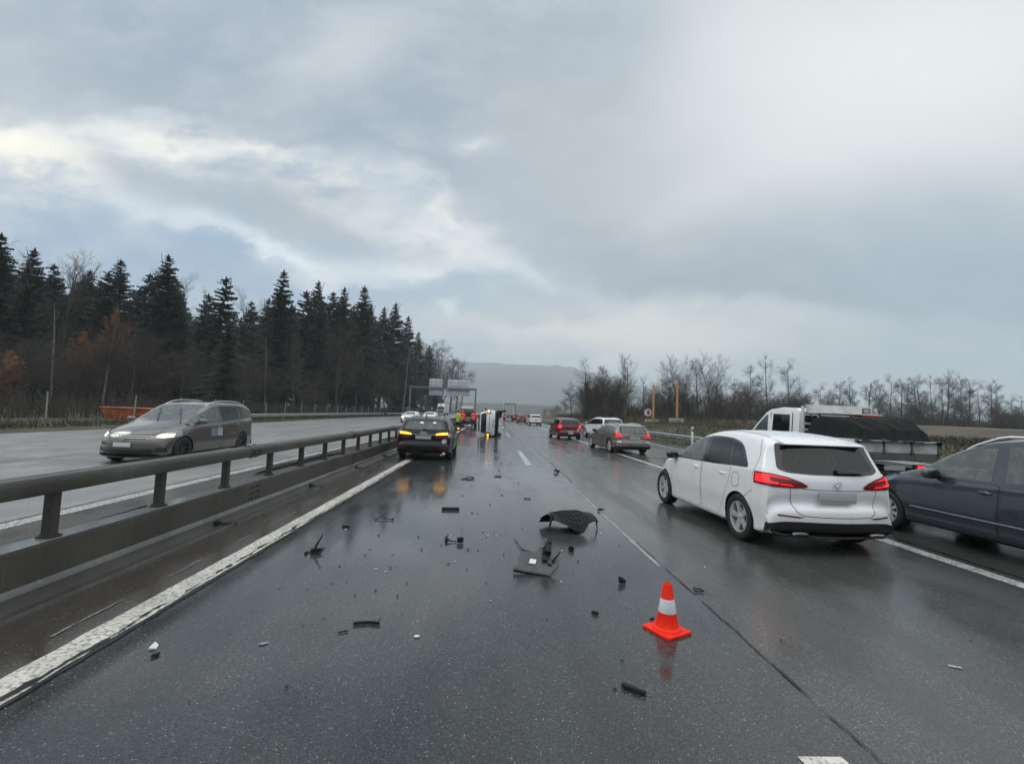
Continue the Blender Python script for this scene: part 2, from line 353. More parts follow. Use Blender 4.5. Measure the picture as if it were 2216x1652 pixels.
# opposite carriageway
mark(line('edge_line_marking', M_paint2, -6.18, .26, -2, 300))
mark(line('lane_marking', M_paint2, -14.4, .20, 4, 46, a=.004))
for y0 in (-1, 9, 21, 33, 45, 57, 69, 81, 93, 105): mark(line('lane_marking', M_paint2, -14.8 if y0 < 20 else -10.3, .15, y0, y0+6))
for y0 in (9, 24, 38, 50, 62, 74): mark(line('lane_marking', M_paint2, -17.5, .16, y0, y0+8))
mark(line('edge_line_marking', M_paint2, -19.6, .2, 40, 260))
# shallow puddles, flat water just above the asphalt
def puddle(x, y, a, b, seed, z=.006):
    r = random.Random(seed); pts = []
    for i in range(40):
        t = 2*pi*i/40; k = 1+.55*mnoise.noise(Vector((cos(t)*1.7, sin(t)*1.7, seed*3.3)))
        pts.append((x+a*k*cos(t), y+b*k*sin(t)))
    return tag(sheet('puddle', pts, M_water, z), kind='structure')
for i, (x, y, a, b) in enumerate([(-5.2, 7.5, .22, 1.2), (-4.9, 11, .35, 2.5), (-5.6, 15, .2, 3), (-4.7, 5.4, .2, .7)]): puddle(x, y, a, b, i)
M_glint = road_paint('painted_glint', .6, (.36, .37, .37), (.06, .05, .045), 60)  # pale colour painted in for sky glinting off wet slivers beside the barrier
for y0, y1 in ((3.5, 4.15), (4.7, 5.2), (5.9, 6.2), (6.8, 7.6)): mark(line('painted_glint_marking', M_glint, -3.04, .016, y0, y1, .03, .02, .006))
# ================================================================ central barrier
M_rust = None
def rusty(name, c1, c2, rough=.4, metal=0.0):
    m = bpy.data.materials.new(name); m.use_nodes = True; t = m.node_tree; b = t.nodes['Principled BSDF']
    tc = t.nodes.new('ShaderNodeTexCoord'); p = N(t, tc.outputs['Object'])
    st = tnoise(t, vmap(t, p, (9, 9, .8)), 1.0, 5, .65); g = tnoise(t, p, 1.3, 5, .6); f = tnoise(t, p, 45, 3, .6)
    c = mixc(t, g.ss(.3, .7), tuple(c1)+(1,), tuple(c2)+(1,))
    c = mixc(t, st.ss(.55, .75)*.55, c, tuple(x*1.9 for x in c2)+(1,)); c = mixc(t, f.ss(.5, .75)*.5, c, tuple(x*.5 for x in c1)+(1,))
    t.links.new(c.o, b.inputs['Base Color']); b.inputs['Metallic'].default_value = metal
    t.links.new((g*.3+rough-.15).o, b.inputs['Roughness'])
    bn = t.nodes.new('ShaderNodeBump'); bn.inputs['Strength'].default_value = .25; bn.inputs['Distance'].default_value = .003
    t.links.new(f.o, bn.inputs['Height']); t.links.new(bn.outputs[0], b.inputs['Normal']); return m
M_beam = rusty('weathered_steel', (.052, .050, .042), (.095, .092, .078), .34)
M_plinth = rusty('weathered_plinth', (.050, .046, .038), (.085, .078, .064), .40)
M_foot = rusty('wet_concrete_foot', (.075, .078, .075), (.13, .134, .13), .22)
M_post = rusty('barrier_post', (.035, .031, .027), (.06, .054, .047), .35)
M_dark = PM('black_rubber', (.012, .012, .013), .55, nz=.3, nsc=20)
BX = -3.84
def barrier():
    e = empty('central_barrier', (BX, 0, 0), 0, 'long brown steel box beam barrier on short posts and a plinth along the median', 'crash barrier')
    Y0, Y1 = -3.0, 260.0
    m = MB(); prof = [(-.085, .853), (.085, .853), (.095, .865), (.095, .985), (.083, 1.004), (.03, 1.008), (-.03, 1.008), (-.083, 1.004), (-.095, .985), (-.095, .865)]
    segs = [Y0]
    while segs[-1] < Y1: segs.append(segs[-1]+5.32)
    for a, b in zip(segs[:-1], segs[1:]): m.prism(prof, a+.002, b-.002, 'Y')
    for a in segs:
        if a > 40: break
        m.prism([(x*1.06, .92+(z-.92)*1.08) for x, z in prof], a-.16, a+.16, 'Y')
    mb = m
    m = MB(); prof = [(-.11, .14), (.10, .14), (.10, .435), (.085, .45), (-.085, .45), (-.11, .435)]
    for a, b in zip(segs[:-1], segs[1:]): m.prism(prof, a+.003, b-.003, 'Y')
    mp = m
    for a in segs:
        if a > 60: break
        for dy in (-.14, -.06, .06, .14):
            for z in (.20, .28, .37):
                mp.tube((.098, a+dy+.02*(z > .3), z), (.112, a+dy+.02*(z > .3), z), .014, n=6, mi=1)
            for z in (.89, .94): mb.tube((.10, a+dy*.8, z), (.118, a+dy*.8, z), .014, n=6, mi=1)
            mb.tube((.05, a+dy*.8, .86), (.05, a+dy*.8, .828), .014, n=6, mi=1); mb.tube((.0, a+dy, 1.0), (.0, a+dy, 1.03), .013, n=6, mi=1)
    m2 = MB(); m2.prism([(-.108, .4505), (.098, .4505), (.098, .4545), (-.108, .4545)], Y0, Y1, 'Y'); m2.build('top_flange', PM('wet_flange', (.20, .21, .215), .12), e, 60); mb.build('beam', [M_beam, M_dark], e, 40); mp.build('plinth', [M_plinth, M_dark], e, 40)
    m = MB()
    for sx in (1, -1):
        m.prism([(sx*.098, .150), (sx*.106, .150), (sx*.138, .112), (sx*.142, .098), (sx*.098, .098)], Y0, Y1, 'Y')
    m.build('foot', M_foot, e, 40)
    m = MB(); m.prism([(-.1, .0), (.30, .0), (.30, .012), (.20, .028), (.141, .096), (-.1, .096)], Y0, Y1, 'Y'); m.build('gutter', M_post, e, 60)
    m = MB(); m.prism([(.30, .0), (.318, .0), (.312, .028), (.303, .028)], Y0, Y1, 'Y'); m.build('edge_strip', M_foot, e, 60)
    post = MB(); post.prism([(-.042, -.036), (.042, -.036), (.042, .036), (-.042, .036)], .45, .86, 'Z'); post.box((0, 0, .462), (.12, .125, .022)); post.box((0, 0, .478), (.10, .09, .012))
    post.tube((.0, -.03, .70), (.0, -.046, .70), .010, n=6)
    pm = post.mesh('post'); pm.materials.append(M_post)
    y = 4.31-2.0*1.336; k = 0
    while y < 135 and k < 99:
        o = bpy.data.objects.new('post', pm); COL.objects.link(o); o.parent = e; o.location = (0, y, 0); y += 1.336; k += 1
    pm2 = MB()                              # twisted drain tongues sticking out of the foot
    pm2.path([(.16, 0, .08), (.2, .03, .05), (.26, .10, .035), (.33, .22, .012)], [.03, .018, .012, .010], 6); pm2.box((.19, -.02, .06), (.05, .09, .05))
    tm = pm2.mesh('drain_tongue'); tm.materials.append(M_dark)
    for yy in (3.35, 6.55, 9.8, 13.0, 16.3, 19.5):
        o = bpy.data.objects.new('drain_tongue', tm); COL.objects.link(o); o.parent = e; o.location = (0, yy, 0)
barrier()
# ================================================================ cars: a lofted body shell, panels cut out of that shell
def chaikin(p, n):
    for _ in range(n):
        q = [p[0]]
        for a, b in zip(p[:-1], p[1:]):
            q.append(tuple(.75*x+.25*y for x, y in zip(a, b))); q.append(tuple(.25*x+.75*y for x, y in zip(a, b)))
        q.append(p[-1]); p = q
    return p
def resample(p, n):
    L = [0]
    for a, b in zip(p[:-1], p[1:]): L.append(L[-1]+math.dist(a, b))
    out = []; j = 0
    for i in range(n):
        s = L[-1]*i/(n-1)
        while j < len(L)-2 and L[j+1] < s: j += 1
        f = (s-L[j])/max(1e-9, L[j+1]-L[j]); out.append(tuple(x+(y-x)*f for x, y in zip(p[j], p[j+1])))
    return out
def tab(pts):                               # smooth table look-up
    q = sorted(pts)
    def f(y):
        if y <= q[0][0]: return q[0][1]
        for (a, b), (c, d) in zip(q[:-1], q[1:]):
            if y <= c:
                t = (y-a)/(c-a); t = t*t*(3-2*t)*.5+t*.5; return b+(d-b)*t
        return q[-1][1]
    return f
def shell(S):
    ns, sub = S.get('ns', 130), S.get('sub', 2)
    st = resample(chaikin(S['top'], 3), ns)
    w = tab(S['w']); belt = tab(S['belt']); zb = tab(S['zb']); bow = tab(S['bow']); tum = S.get('tum', .30); mid = S.get('mid', .6); rad = S.get('rad', 1.0)
    half = []
    for y, zt in st:
        W_, B, b = w(y), belt(y), zb(y); g = zt-B; gp = max(0, g)
        wr = W_*.955-tum*gp
        P = [(0, b), (W_*.6, b), (W_*.90, b+.01), (W_*.965, b+.05), (W_*S.get('tuck', .985), b+.15), (W_*S.get('tuck2', .998), mid-.12), (W_, mid), (W_*.99, mid+.16), (W_*.972, B-.05), (W_*.95, B+.015),
             (wr+tum*.09*rad, zt-.13*rad), (wr-.025*rad, zt-.055*rad), (wr-.13*rad, zt-.022), (wr*.5, zt-.004), (0, zt)]
        c = [9, 9, 9, 9, .30, .24, .19, .15, .115, .095, .07, .035, .015, .004, 0]
        top = max(zt, b+.07)
        Q = []
        for i, (x, z) in enumerate(P):
            z = min(z, top-c[i]) if c[i] < 9 else z
            z = max(z, b+i*.0045 if i else b); z = min(z, top-(14-i)*.0006)
            Q.append((x, z))
        h = chaikin(Q, sub); wm = max(.01, W_)
        half.append([(x, y+bow(y)*min(1, (x/wm))**2, z) for x, z in h])
    return half
def shell_bm(half):
    bm = bmesh.new(); rings = []
    for h in half:
        r = [bm.verts.new(p) for p in h]+[bm.verts.new((-p[0], p[1], p[2])) for p in h[-2:0:-1]]
        rings.append(r)
    n = len(rings[0])
    for a, b in zip(rings[:-1], rings[1:]):
        for i in range(n): bm.faces.new((a[i], a[(i+1) % n], b[(i+1) % n], b[i]))
    bm.faces.new(rings[0]); bm.faces.new(rings[-1][::-1])
    bmesh.ops.recalc_face_normals(bm, faces=bm.faces)
    return bm
def roundpoly(P, r, n=4):
    out = []; N_ = len(P)
    for i in range(N_):
        a, b, c = Vector(P[i-1]), Vector(P[i]), Vector(P[(i+1) % N_])
        u, v = (a-b), (c-b); k = min(r if not isinstance(r, (list, tuple)) else r[i], u.length*.45, v.length*.45)
        p, q = b+u.normalized()*k, b+v.normalized()*k
        for j in range(n+1):
            t = j/n; out.append(tuple((p*(1-t)+b*t)*(1-t)+(b*(1-t)+q*t)*t))
    return out
def planes(P, ax):                          # convex polygon -> clipping planes; ax 'x': (y,z)  'y': (x,z)  'z': (x,y)
    P = [Vector(p) for p in P]; A = sum(P[i-1].x*P[i].y-P[i].x*P[i-1].y for i in range(len(P)))
    if A < 0: P = P[::-1]
    L = []
    for i in range(len(P)):
        a, b = P[i-1], P[i]; d = b-a
        if d.length < 1e-5: continue
        n = Vector((d.y, -d.x)).normalized()
        f = (lambda v: Vector((0, v.x, v.y))) if ax == 'x' else (lambda v: Vector((v.x, 0, v.y))) if ax == 'y' else (lambda v: Vector((v.x, v.y, 0)))
        L.append((f(a), f(n)))
    return L
class Car:
    def __init__(s, S):
        s.S = S; s.bm = shell_bm(shell(S)); s.bm.normal_update(); s.root = None
    def roof(s, x, y):
        v = min((v for v in s.bm.verts if v.co.z > .8), key=lambda v: (v.co.x-x)**2+(v.co.y-y)**2); return v.co.z
    @staticmethod
    def cut(bm, poly, ax, side, nmin=.1, grow=1.0):
        P = [Vector(p) for p in poly]; cc = sum(P, Vector((0, 0)))/len(P); P = [cc+(p-cc)*grow for p in P]
        lo = [min(p[i] for p in P)-.14 for i in (0, 1)]; hi = [max(p[i] for p in P)+.14 for i in (0, 1)]
        i0, i1 = {'x': (1, 2), 'y': (0, 2)}[ax]; k = 'xyz'.index(ax); cand = []
        for f in bm.faces:
            c = f.calc_center_median()
            if lo[0] < c[i0] < hi[0] and lo[1] < c[i1] < hi[1] and f.normal[k]*side > nmin and c[k]*side > -.05: cand.append(f)
        for co, no in planes(P, ax):
            es = {e for f in cand for e in f.edges}; vs = {v for f in cand for v in f.verts}
            g = bmesh.ops.bisect_plane(bm, geom=list(vs)+list(es)+cand, dist=1e-6, plane_co=co, plane_no=no)
            cand = [f for f in g['geom'] if isinstance(f, bmesh.types.BMFace) and (f.calc_center_median()-co).dot(no) < 1e-5]
        bmesh.ops.delete(bm, geom=cand, context='FACES')
    def cabin(s, holes, seats=(-.2, -1.12), zs=.60, yb=-1.75, yf=.95, zd=.92):
        bm = s.bm.copy()
        bmesh.ops.delete(bm, geom=[f for f in bm.faces if f.calc_center_median().z < zd-.12 or f.calc_center_median().y > yf+.6], context='FACES')
        for poly, ax, side in holes: s.cut(bm, poly, ax, side, grow=1.01)
        for v in bm.verts: v.co = Vector((v.co.x*.968, v.co.y*.982-.01, v.co.z-.028))
        bmesh.ops.reverse_faces(bm, faces=bm.faces); me = bpy.data.meshes.new('cabin_lining'); bm.to_mesh(me); bm.free(); obj('cabin_lining', me, M_lining, s.root, 180)
        w = tab(s.S['w'])(0)-.10
        m = MB(); m.box((0, (yb+yf)/2+.2, zs-.03), (2*w, yf-yb+.5, .04)); m.build('cabin_floor', M_lining, s.root)
        m = MB(); m.hexa([(-w, yf-.35, zd-.15), (w, yf-.35, zd-.15), (w, yf+.25, zd-.15), (-w, yf+.25, zd-.15), (-w, yf-.32, zd), (w, yf-.32, zd), (w, yf+.25, zd+.06), (-w, yf+.25, zd+.06)]); m.build('dashboard', M_lining, s.root, bevel=.02)
        m = MB(); a = [(-.36+.18*cos(2*pi*i/20), yf-.45-.07*sin(2*pi*i/20), zd+.02+.17*sin(2*pi*i/20)) for i in range(21)]; m.path(a, .015, 6); m.build('steering_wheel', M_trim, s.root, 60)
        for row, y in enumerate(seats):
            for x in (-.36, .36):
                m = MB(); m.ell((x, y+.18, zs+.05), (.25, .28, .10), 12, 8, .6); m.ell((x, y-.10, zs+.33), (.24, .085, .34), 14, 10, .6); o = m.build('seat', M_seat, s.root, 60)
                m = MB(); m.ell((x, y-.14, zs+.73), (.135, .06, .085), 12, 8, .65); m.build('headrest', M_seat, o, 60)
    def patch(s, poly, ax, side=0, lim=None, off=.004, nmin=.15, holes=()):
        # ax 'x' needs side +1/-1; ax 'y': side -1 rear / +1 front; lim: extra planes [(co,no)]
        bm = s.bm.copy(); bm.faces.ensure_lookup_table()
        P = [Vector(p) for p in poly]; lo = [min(p[i] for p in P)-.12 for i in (0, 1)]; hi = [max(p[i] for p in P)+.12 for i in (0, 1)]
        i0, i1 = {'x': (1, 2), 'y': (0, 2), 'z': (0, 1)}[ax]; k = 'xyz'.index(ax)
        bad = []
        for f in bm.faces:
            c = f.calc_center_median()
            if not (lo[0] < c[i0] < hi[0] and lo[1] < c[i1] < hi[1]) or (side and f.normal[k]*side < nmin) or (side and c[k]*side < -.05): bad.append(f)
        bmesh.ops.delete(bm, geom=bad, context='FACES')
        for co, no in planes(poly, ax)+(lim or []):
            bmesh.ops.bisect_plane(bm, geom=bm.verts[:]+bm.edges[:]+bm.faces[:], dist=1e-6, plane_co=co, plane_no=no, clear_outer=True)
        for hp, ha, hs in holes:
            if ha == ax and hs == side: s.cut(bm, hp, ha, hs)
        if not bm.faces: return bm
        bm.normal_update()
        for v in bm.verts: v.co += v.normal*off
        return bm
    def part(s, name, polys, mat, sides=None, sharp=180, parent=None, **k):
        """polys: list of (poly, ax, side) joined into one mesh"""
        me = bpy.data.meshes.new(name); J = bmesh.new()
        for poly, ax, side in polys:
            b = s.patch(poly, ax, side, **k); t = bpy.data.meshes.new('t'); b.to_mesh(t); b.free(); J.from_mesh(t); bpy.data.meshes.remove(t)
        J.to_mesh(me); J.free()
        return obj(name, me, mat, parent or s.root, sharp)
    def seams(s, segs, ax, side, w=.008, off=.0015, mat=None, name='panel_gap', parent=None, nmin=.15):
        if len(segs) > 1: return [s.seams([q], ax, side, w, off, mat, name, parent, nmin) for q in segs]
        ps = []
        for pl in segs:
            for a, b in zip(pl[:-1], pl[1:]):
                a, b = Vector(a), Vector(b); d = (b-a).normalized(); n = Vector((-d.y, d.x))*w/2; d = d*w/2
                for sd in ([side] if side else [0]): ps.append(([a-d-n, b+d-n, b+d+n, a-d+n], ax, sd))
        return s.part(name, ps, mat or M_seam, off=off, parent=parent, nmin=nmin)
    def body(s, paint, arches, holes=()):
        S = s.S; bm = s.bm.copy(); zl = S.get('low', .30); n = 30 if S.get('ns', 130) > 90 else 20
        for f in bm.faces:
            c = f.calc_center_median(); f.material_index = 1 if (c.z < zl and f.normal.z < -.5) else 0
        for (x0, y0, z0, r, L) in arches:
            for sx in (1, -1):
                cand = [f for f in bm.faces if abs(f.calc_center_median().y-y0) < r+.12 and f.calc_center_median().z < z0+r+.12 and f.calc_center_median().x*sx > x0-.12]
                pl = [(Vector((0, y0+r*cos(2*pi*k/n), z0+r*sin(2*pi*k/n))), Vector((0, cos(2*pi*k/n), sin(2*pi*k/n)))) for k in range(n)]+[(Vector((sx*x0, 0, 0)), Vector((-sx, 0, 0)))]
                for co, no in pl:
                    es = {e for f in cand for e in f.edges}; vs = {v for f in cand for v in f.verts}
                    g = bmesh.ops.bisect_plane(bm, geom=list(vs)+list(es)+cand, dist=1e-6, plane_co=co, plane_no=no)
                    cand = [f for f in g['geom'] if isinstance(f, bmesh.types.BMFace) and (f.calc_center_median()-co).dot(no) < 1e-5]
                be = [e for e in {e for f in cand for e in f.edges} if any(q not in set(cand) for q in e.link_faces)] if len(cand) < 1 else None
                cs = set(cand); be = [e for e in {e for f in cand for e in f.edges} if sum(1 for q in e.link_faces if q not in cs) == 1]
                bmesh.ops.delete(bm, geom=cand, context='FACES')
                nv = {}
                for e in be:
                    if not e.is_valid: continue
                    a, b = e.verts
                    if abs(a.co.x-sx*x0) < 1e-4 and abs(b.co.x-sx*x0) < 1e-4: continue
                    for v in (a, b):
                        if v not in nv: nv[v] = bm.verts.new((sx*(x0-.02), v.co.y, v.co.z))
                    f = bm.faces.new((a, b, nv[b], nv[a])); f.material_index = 1; f.smooth = True
                f = bm.faces.new([bm.verts.new((sx*(x0-.01), y0+(r+.05)*cos(2*pi*k/n), max(.2, z0+(r+.05)*sin(2*pi*k/n)))) for k in range(n)]); f.material_index = 1
        for poly, ax, side in holes: s.cut(bm, poly, ax, side)
        me = bpy.data.meshes.new('body'); bm.to_mesh(me); bm.free()
        s.body_o = obj('body', me, [paint, M_under], s.root, 40); return s.body_o
M_under = PM('underbody_black', (.010, .010, .011), .6)
M_seam = PM('panel_gap_dark', (.01, .01, .01), .6)
M_trim = PM('black_trim', (.014, .014, .015), .38, bump=.1, bsc=200)
M_gloss = PM('gloss_black', (.006, .006, .007), .06, coat=.5)
M_glass = PM('car_glass', (.010, .013, .014), .02, spec=.62)
M_glass2 = PM('car_glass_light', (.085, .11, .11), .02, spec=.8)
M_glass3 = PM('rear_glass_pale', (.16, .21, .21), .03, spec=.8)
M_lining = PM('cabin_lining', (.030, .030, .032), .8); M_seat = PM('seat_fabric', (.022, .022, .024), .85)
def clear_glass(name, tint, fog=.10, f0=.02):
    m = bpy.data.materials.new(name); m.use_nodes = True; t = m.node_tree; t.nodes.clear()
    tr = t.nodes.new('ShaderNodeBsdfTransparent'); tr.inputs[0].default_value = tuple(tint)+(1,); gl = t.nodes.new('ShaderNodeBsdfGlossy'); gl.inputs['Roughness'].default_value = .025
    fr = t.nodes.new('ShaderNodeFresnel'); fr.inputs[0].default_value = 1.62; tc = t.nodes.new('ShaderNodeTexCoord'); p = N(t, tc.outputs['Object'])
    dr = tvor(t, p, 55); bn = t.nodes.new('ShaderNodeBump'); bn.inputs['Strength'].default_value = .10; bn.inputs['Distance'].default_value = .003; t.links.new(dr.o, bn.inputs['Height']); t.links.new(bn.outputs[0], gl.inputs['Normal'])
    mx = t.nodes.new('ShaderNodeMixShader'); t.links.new(fr.outputs[0], mx.inputs[0]); t.links.new(tr.outputs[0], mx.inputs[1]); t.links.new(gl.outputs[0], mx.inputs[2])
    df = t.nodes.new('ShaderNodeBsdfDiffuse'); df.inputs[0].default_value = (.36, .41, .40, 1); mist = t.nodes.new('ShaderNodeMixShader'); mf = tnoise(t, p, 7, 4, .6).ss(.35, .8)*fog+f0; t.links.new(mf.o, mist.inputs[0]); t.links.new(mx.outputs[0], mist.inputs[1]); t.links.new(df.outputs[0], mist.inputs[2])
    o = t.nodes.new('ShaderNodeOutputMaterial'); t.links.new(mist.outputs[0], o.inputs[0]); return m
M_clear = clear_glass('clear_window_glass', (.72, .80, .78), .22, .26); M_priv = clear_glass('privacy_window_glass', (.16, .17, .175), .035, .008)
M_tyre = PM('tyre', (.014, .014, .014), .62, bump=.3, bsc=120)
M_alloy = PM('alloy_silver', (.66, .67, .68), .3, metal=.55)
M_alloyd = PM('alloy_dark', (.05, .05, .052), .35, metal=.6)
M_chrome = PM('chrome', (.60, .61, .62), .14, metal=1.0)
M_plate = PM('plate_grey', (.40, .41, .42), .45)
M_platew = PM('plate_white', (.6, .6, .6), .4)
M_red = PM('red_lens', (.16, .004, .006), .12, coat=.6)
M_redlit = PM('red_lamp_lit', (.5, .01, .01), .2, emis=(1, .008, .02), es=.85)
M_redbrt = PM('red_lamp_bright', (.6, .02, .02), .2, emis=(1, .018, .03), es=1.5)
M_amber = PM('amber_lamp_lit', (.7, .3, .02), .2, emis=(1, .50, .02), es=2.6)
M_head = PM('headlamp_lit', (.8, .7, .5), .1, emis=(1, .78, .42), es=2.6)
M_headg = PM('headlamp_glass', (.30, .31, .31), .08, spec=.7, coat=.5)
M_refl = PM('lens_white', (.5, .52, .52), .12, coat=.5)
def paint(name, col, metal=.0, rough=.28, coat=.9, dirt=.05, spec=.5): return PM(name, col, rough, metal, spec=spec, coat=coat, nz=dirt, nsc=2.5, bump=.05, bsc=240)
P_white = paint('white_car_paint', (.84, .85, .86), dirt=.012)
P_grey = paint('grey_brown_car_paint', (.115, .105, .099), .25, .18)
P_dark = paint('dark_blue_black_paint', (.006, .006, .010), .0, .3, .2, spec=.25)
P_slate = paint('slate_blue_paint', (.045, .056, .070), .25, .22)
P_bronze = paint('grey_bronze_paint', (.20, .19, .175), .45, .3)
P_red = paint('dark_red_paint', (.13, .006, .012), .1, .25, .6)
P_silver = paint('silver_white_paint', (.76, .79, .82), .0, .3)
def wheel_meshes(Rw, wd, rim, style):
    t = MB(); t.lathe([(rim*.96, -wd*.40), (rim*1.02, -wd*.46), (Rw*.90, -wd*.5), (Rw*.975, -wd*.43), (Rw, -wd*.30), (Rw, -wd*.12), (Rw*.992, -wd*.11), (Rw*.992, -wd*.09), (Rw, -wd*.08), (Rw, wd*.08), (Rw*.992, wd*.09), (Rw*.992, wd*.11), (Rw, wd*.12), (Rw, wd*.30), (Rw*.975, wd*.43), (Rw*.90, wd*.5), (rim*1.02, wd*.46), (rim*.96, wd*.40)], 48, 'X')
    tm = t.mesh('wheel'); tm.materials.append(M_tyre); smooth(tm, 40)
    r = MB(); a = M_alloyd if style == 'dark' else M_alloy
    r.lathe([(rim*1.0, wd*.38), (rim*.985, wd*.44), (rim*.93, wd*.43), (rim*.90, wd*.30), (rim*.88, -wd*.3), (rim*.99, -wd*.40)], 48, 'X', mi=0)
    r.lathe([(.0, -wd*.02), (rim*.90, -wd*.02)], 32, 'X', mi=1)
    r.lathe([(.0, -wd*.0), (rim*.58, -wd*.0), (rim*.58, -wd*.05)], 32, 'X', mi=2)
    n, dbl = {'five': (5, 0), 'ten': (10, 0), 'multi': (7, 1), 'dark': (5, 1), 'steel': (8, 0)}[style]
    for k in range(n):
        an = 2*pi*k/n; offs = (-.075, .075) if dbl else (0,)
        for o in offs:
            hw = .038 if dbl else .068 if style == 'five' else .05
            P = []
            for rr, ww, dd, c in ((rim*.12, 1.3*hw, wd*.30, o*.6), (rim*.55, hw, wd*.36, o), (rim*.95, 1.25*hw, wd*.41, o*1.5)):
                for sg in (-1, 1):
                    tx = c*rim*2.0*.5*2+sg*ww*rim*2
                    P.append((dd, rr*cos(an)-tx*sin(an), rr*sin(an)+tx*cos(an))); P.append((dd-wd*.12, rr*cos(an)-tx*1.2*sin(an), rr*sin(an)+tx*1.2*cos(an)))
            for j in (0, 4):
                r.add([P[j+q] for q in range(8)], [(0, 2, 6, 4), (0, 4, 5, 1), (2, 3, 7, 6)], 0)
    r.lathe([(.0, wd*.37), (rim*.10, wd*.37), (rim*.17, wd*.33), (rim*.18, wd*.05)], 20, 'X', mi=0)
    rm = r.mesh('rim', fix=False); rm.materials.append(a); rm.materials.append(M_under); rm.materials.append(M_chrome if style != 'dark' else M_under); smooth(rm, 35)
    return tm, rm
_wc = {}
def wheels(root, xs, axles, Rw, wd=.215, rim=None, style='five', steer=0.0):
    key = (Rw, wd, rim, style)
    if key not in _wc: _wc[key] = wheel_meshes(Rw, wd, rim or Rw*.68, style)
    tm, rm = _wc[key]
    for y in axles:
        for sx in (1, -1):
            w = bpy.data.objects.new('wheel', tm); COL.objects.link(w); w.parent = root; w.location = (sx*xs, y, Rw)
            w.rotation_euler = (RN.random()*6, 0, 0 if sx > 0 else pi)
            if steer and y > 0: w.rotation_euler[2] += steer
            r = bpy.data.objects.new('rim', rm); COL.objects.link(r); r.parent = w
def mirror(root, x, y, z, mat, s=1.0, lamp=None):
    for sx in (1, -1):
        m = MB(); m.ell((sx*(x+.13*s), y, z+.01), (.115*s, .075*s, .075*s), 14, 10, .75); o = m.build('wing_mirror', mat, root, 60)
        m = MB(); m.ell((sx*(x+.125*s), y-.035*s, z+.01), (.10*s, .045*s, .062*s), 12, 8, .6); m.build('mirror_glass', M_glass, o, 60)
        m = MB(); m.box((sx*(x+.02), y+.01, z-.045), (.12, .06, .03)); m.build('mirror_foot', M_trim, o, 60, bevel=.008)
        if lamp and sx > 0: m = MB(); m.box((sx*(x+.15*s), y-.076*s, z+.0), (.10, .012, .03)); m.build('side_indicator', lamp, o)
def handle(root, x, y, z, mat, L=.19):
    m = MB(); m.ell((x, y, z), (.022, L/2, .020), 10, 8, .7); m.ell((x-math.copysign(.012, x), y+.02, z), (.006, L*.42, .036), 10, 6, 1, 0); return m.build('door_handle', mat, root, 60)
def plate(root, y, z, w=.42, h=.12, mat=None, tilt=0.0, x=0.0, frame=True):
    m = MB(); rt = Matrix.Rotation(tilt, 3, 'X'); m.box((x, y, z), (w, .012, h), rt); o = m.build('number_plate', mat or M_plate, root, 30, bevel=.004); return o
def wiper(root, pts, r=.009):
    m = MB(); m.path(pts, r, 5); m.ell(pts[0], (.03, .03, .03), 8, 6); return m.build('wiper', M_trim, root, 60)
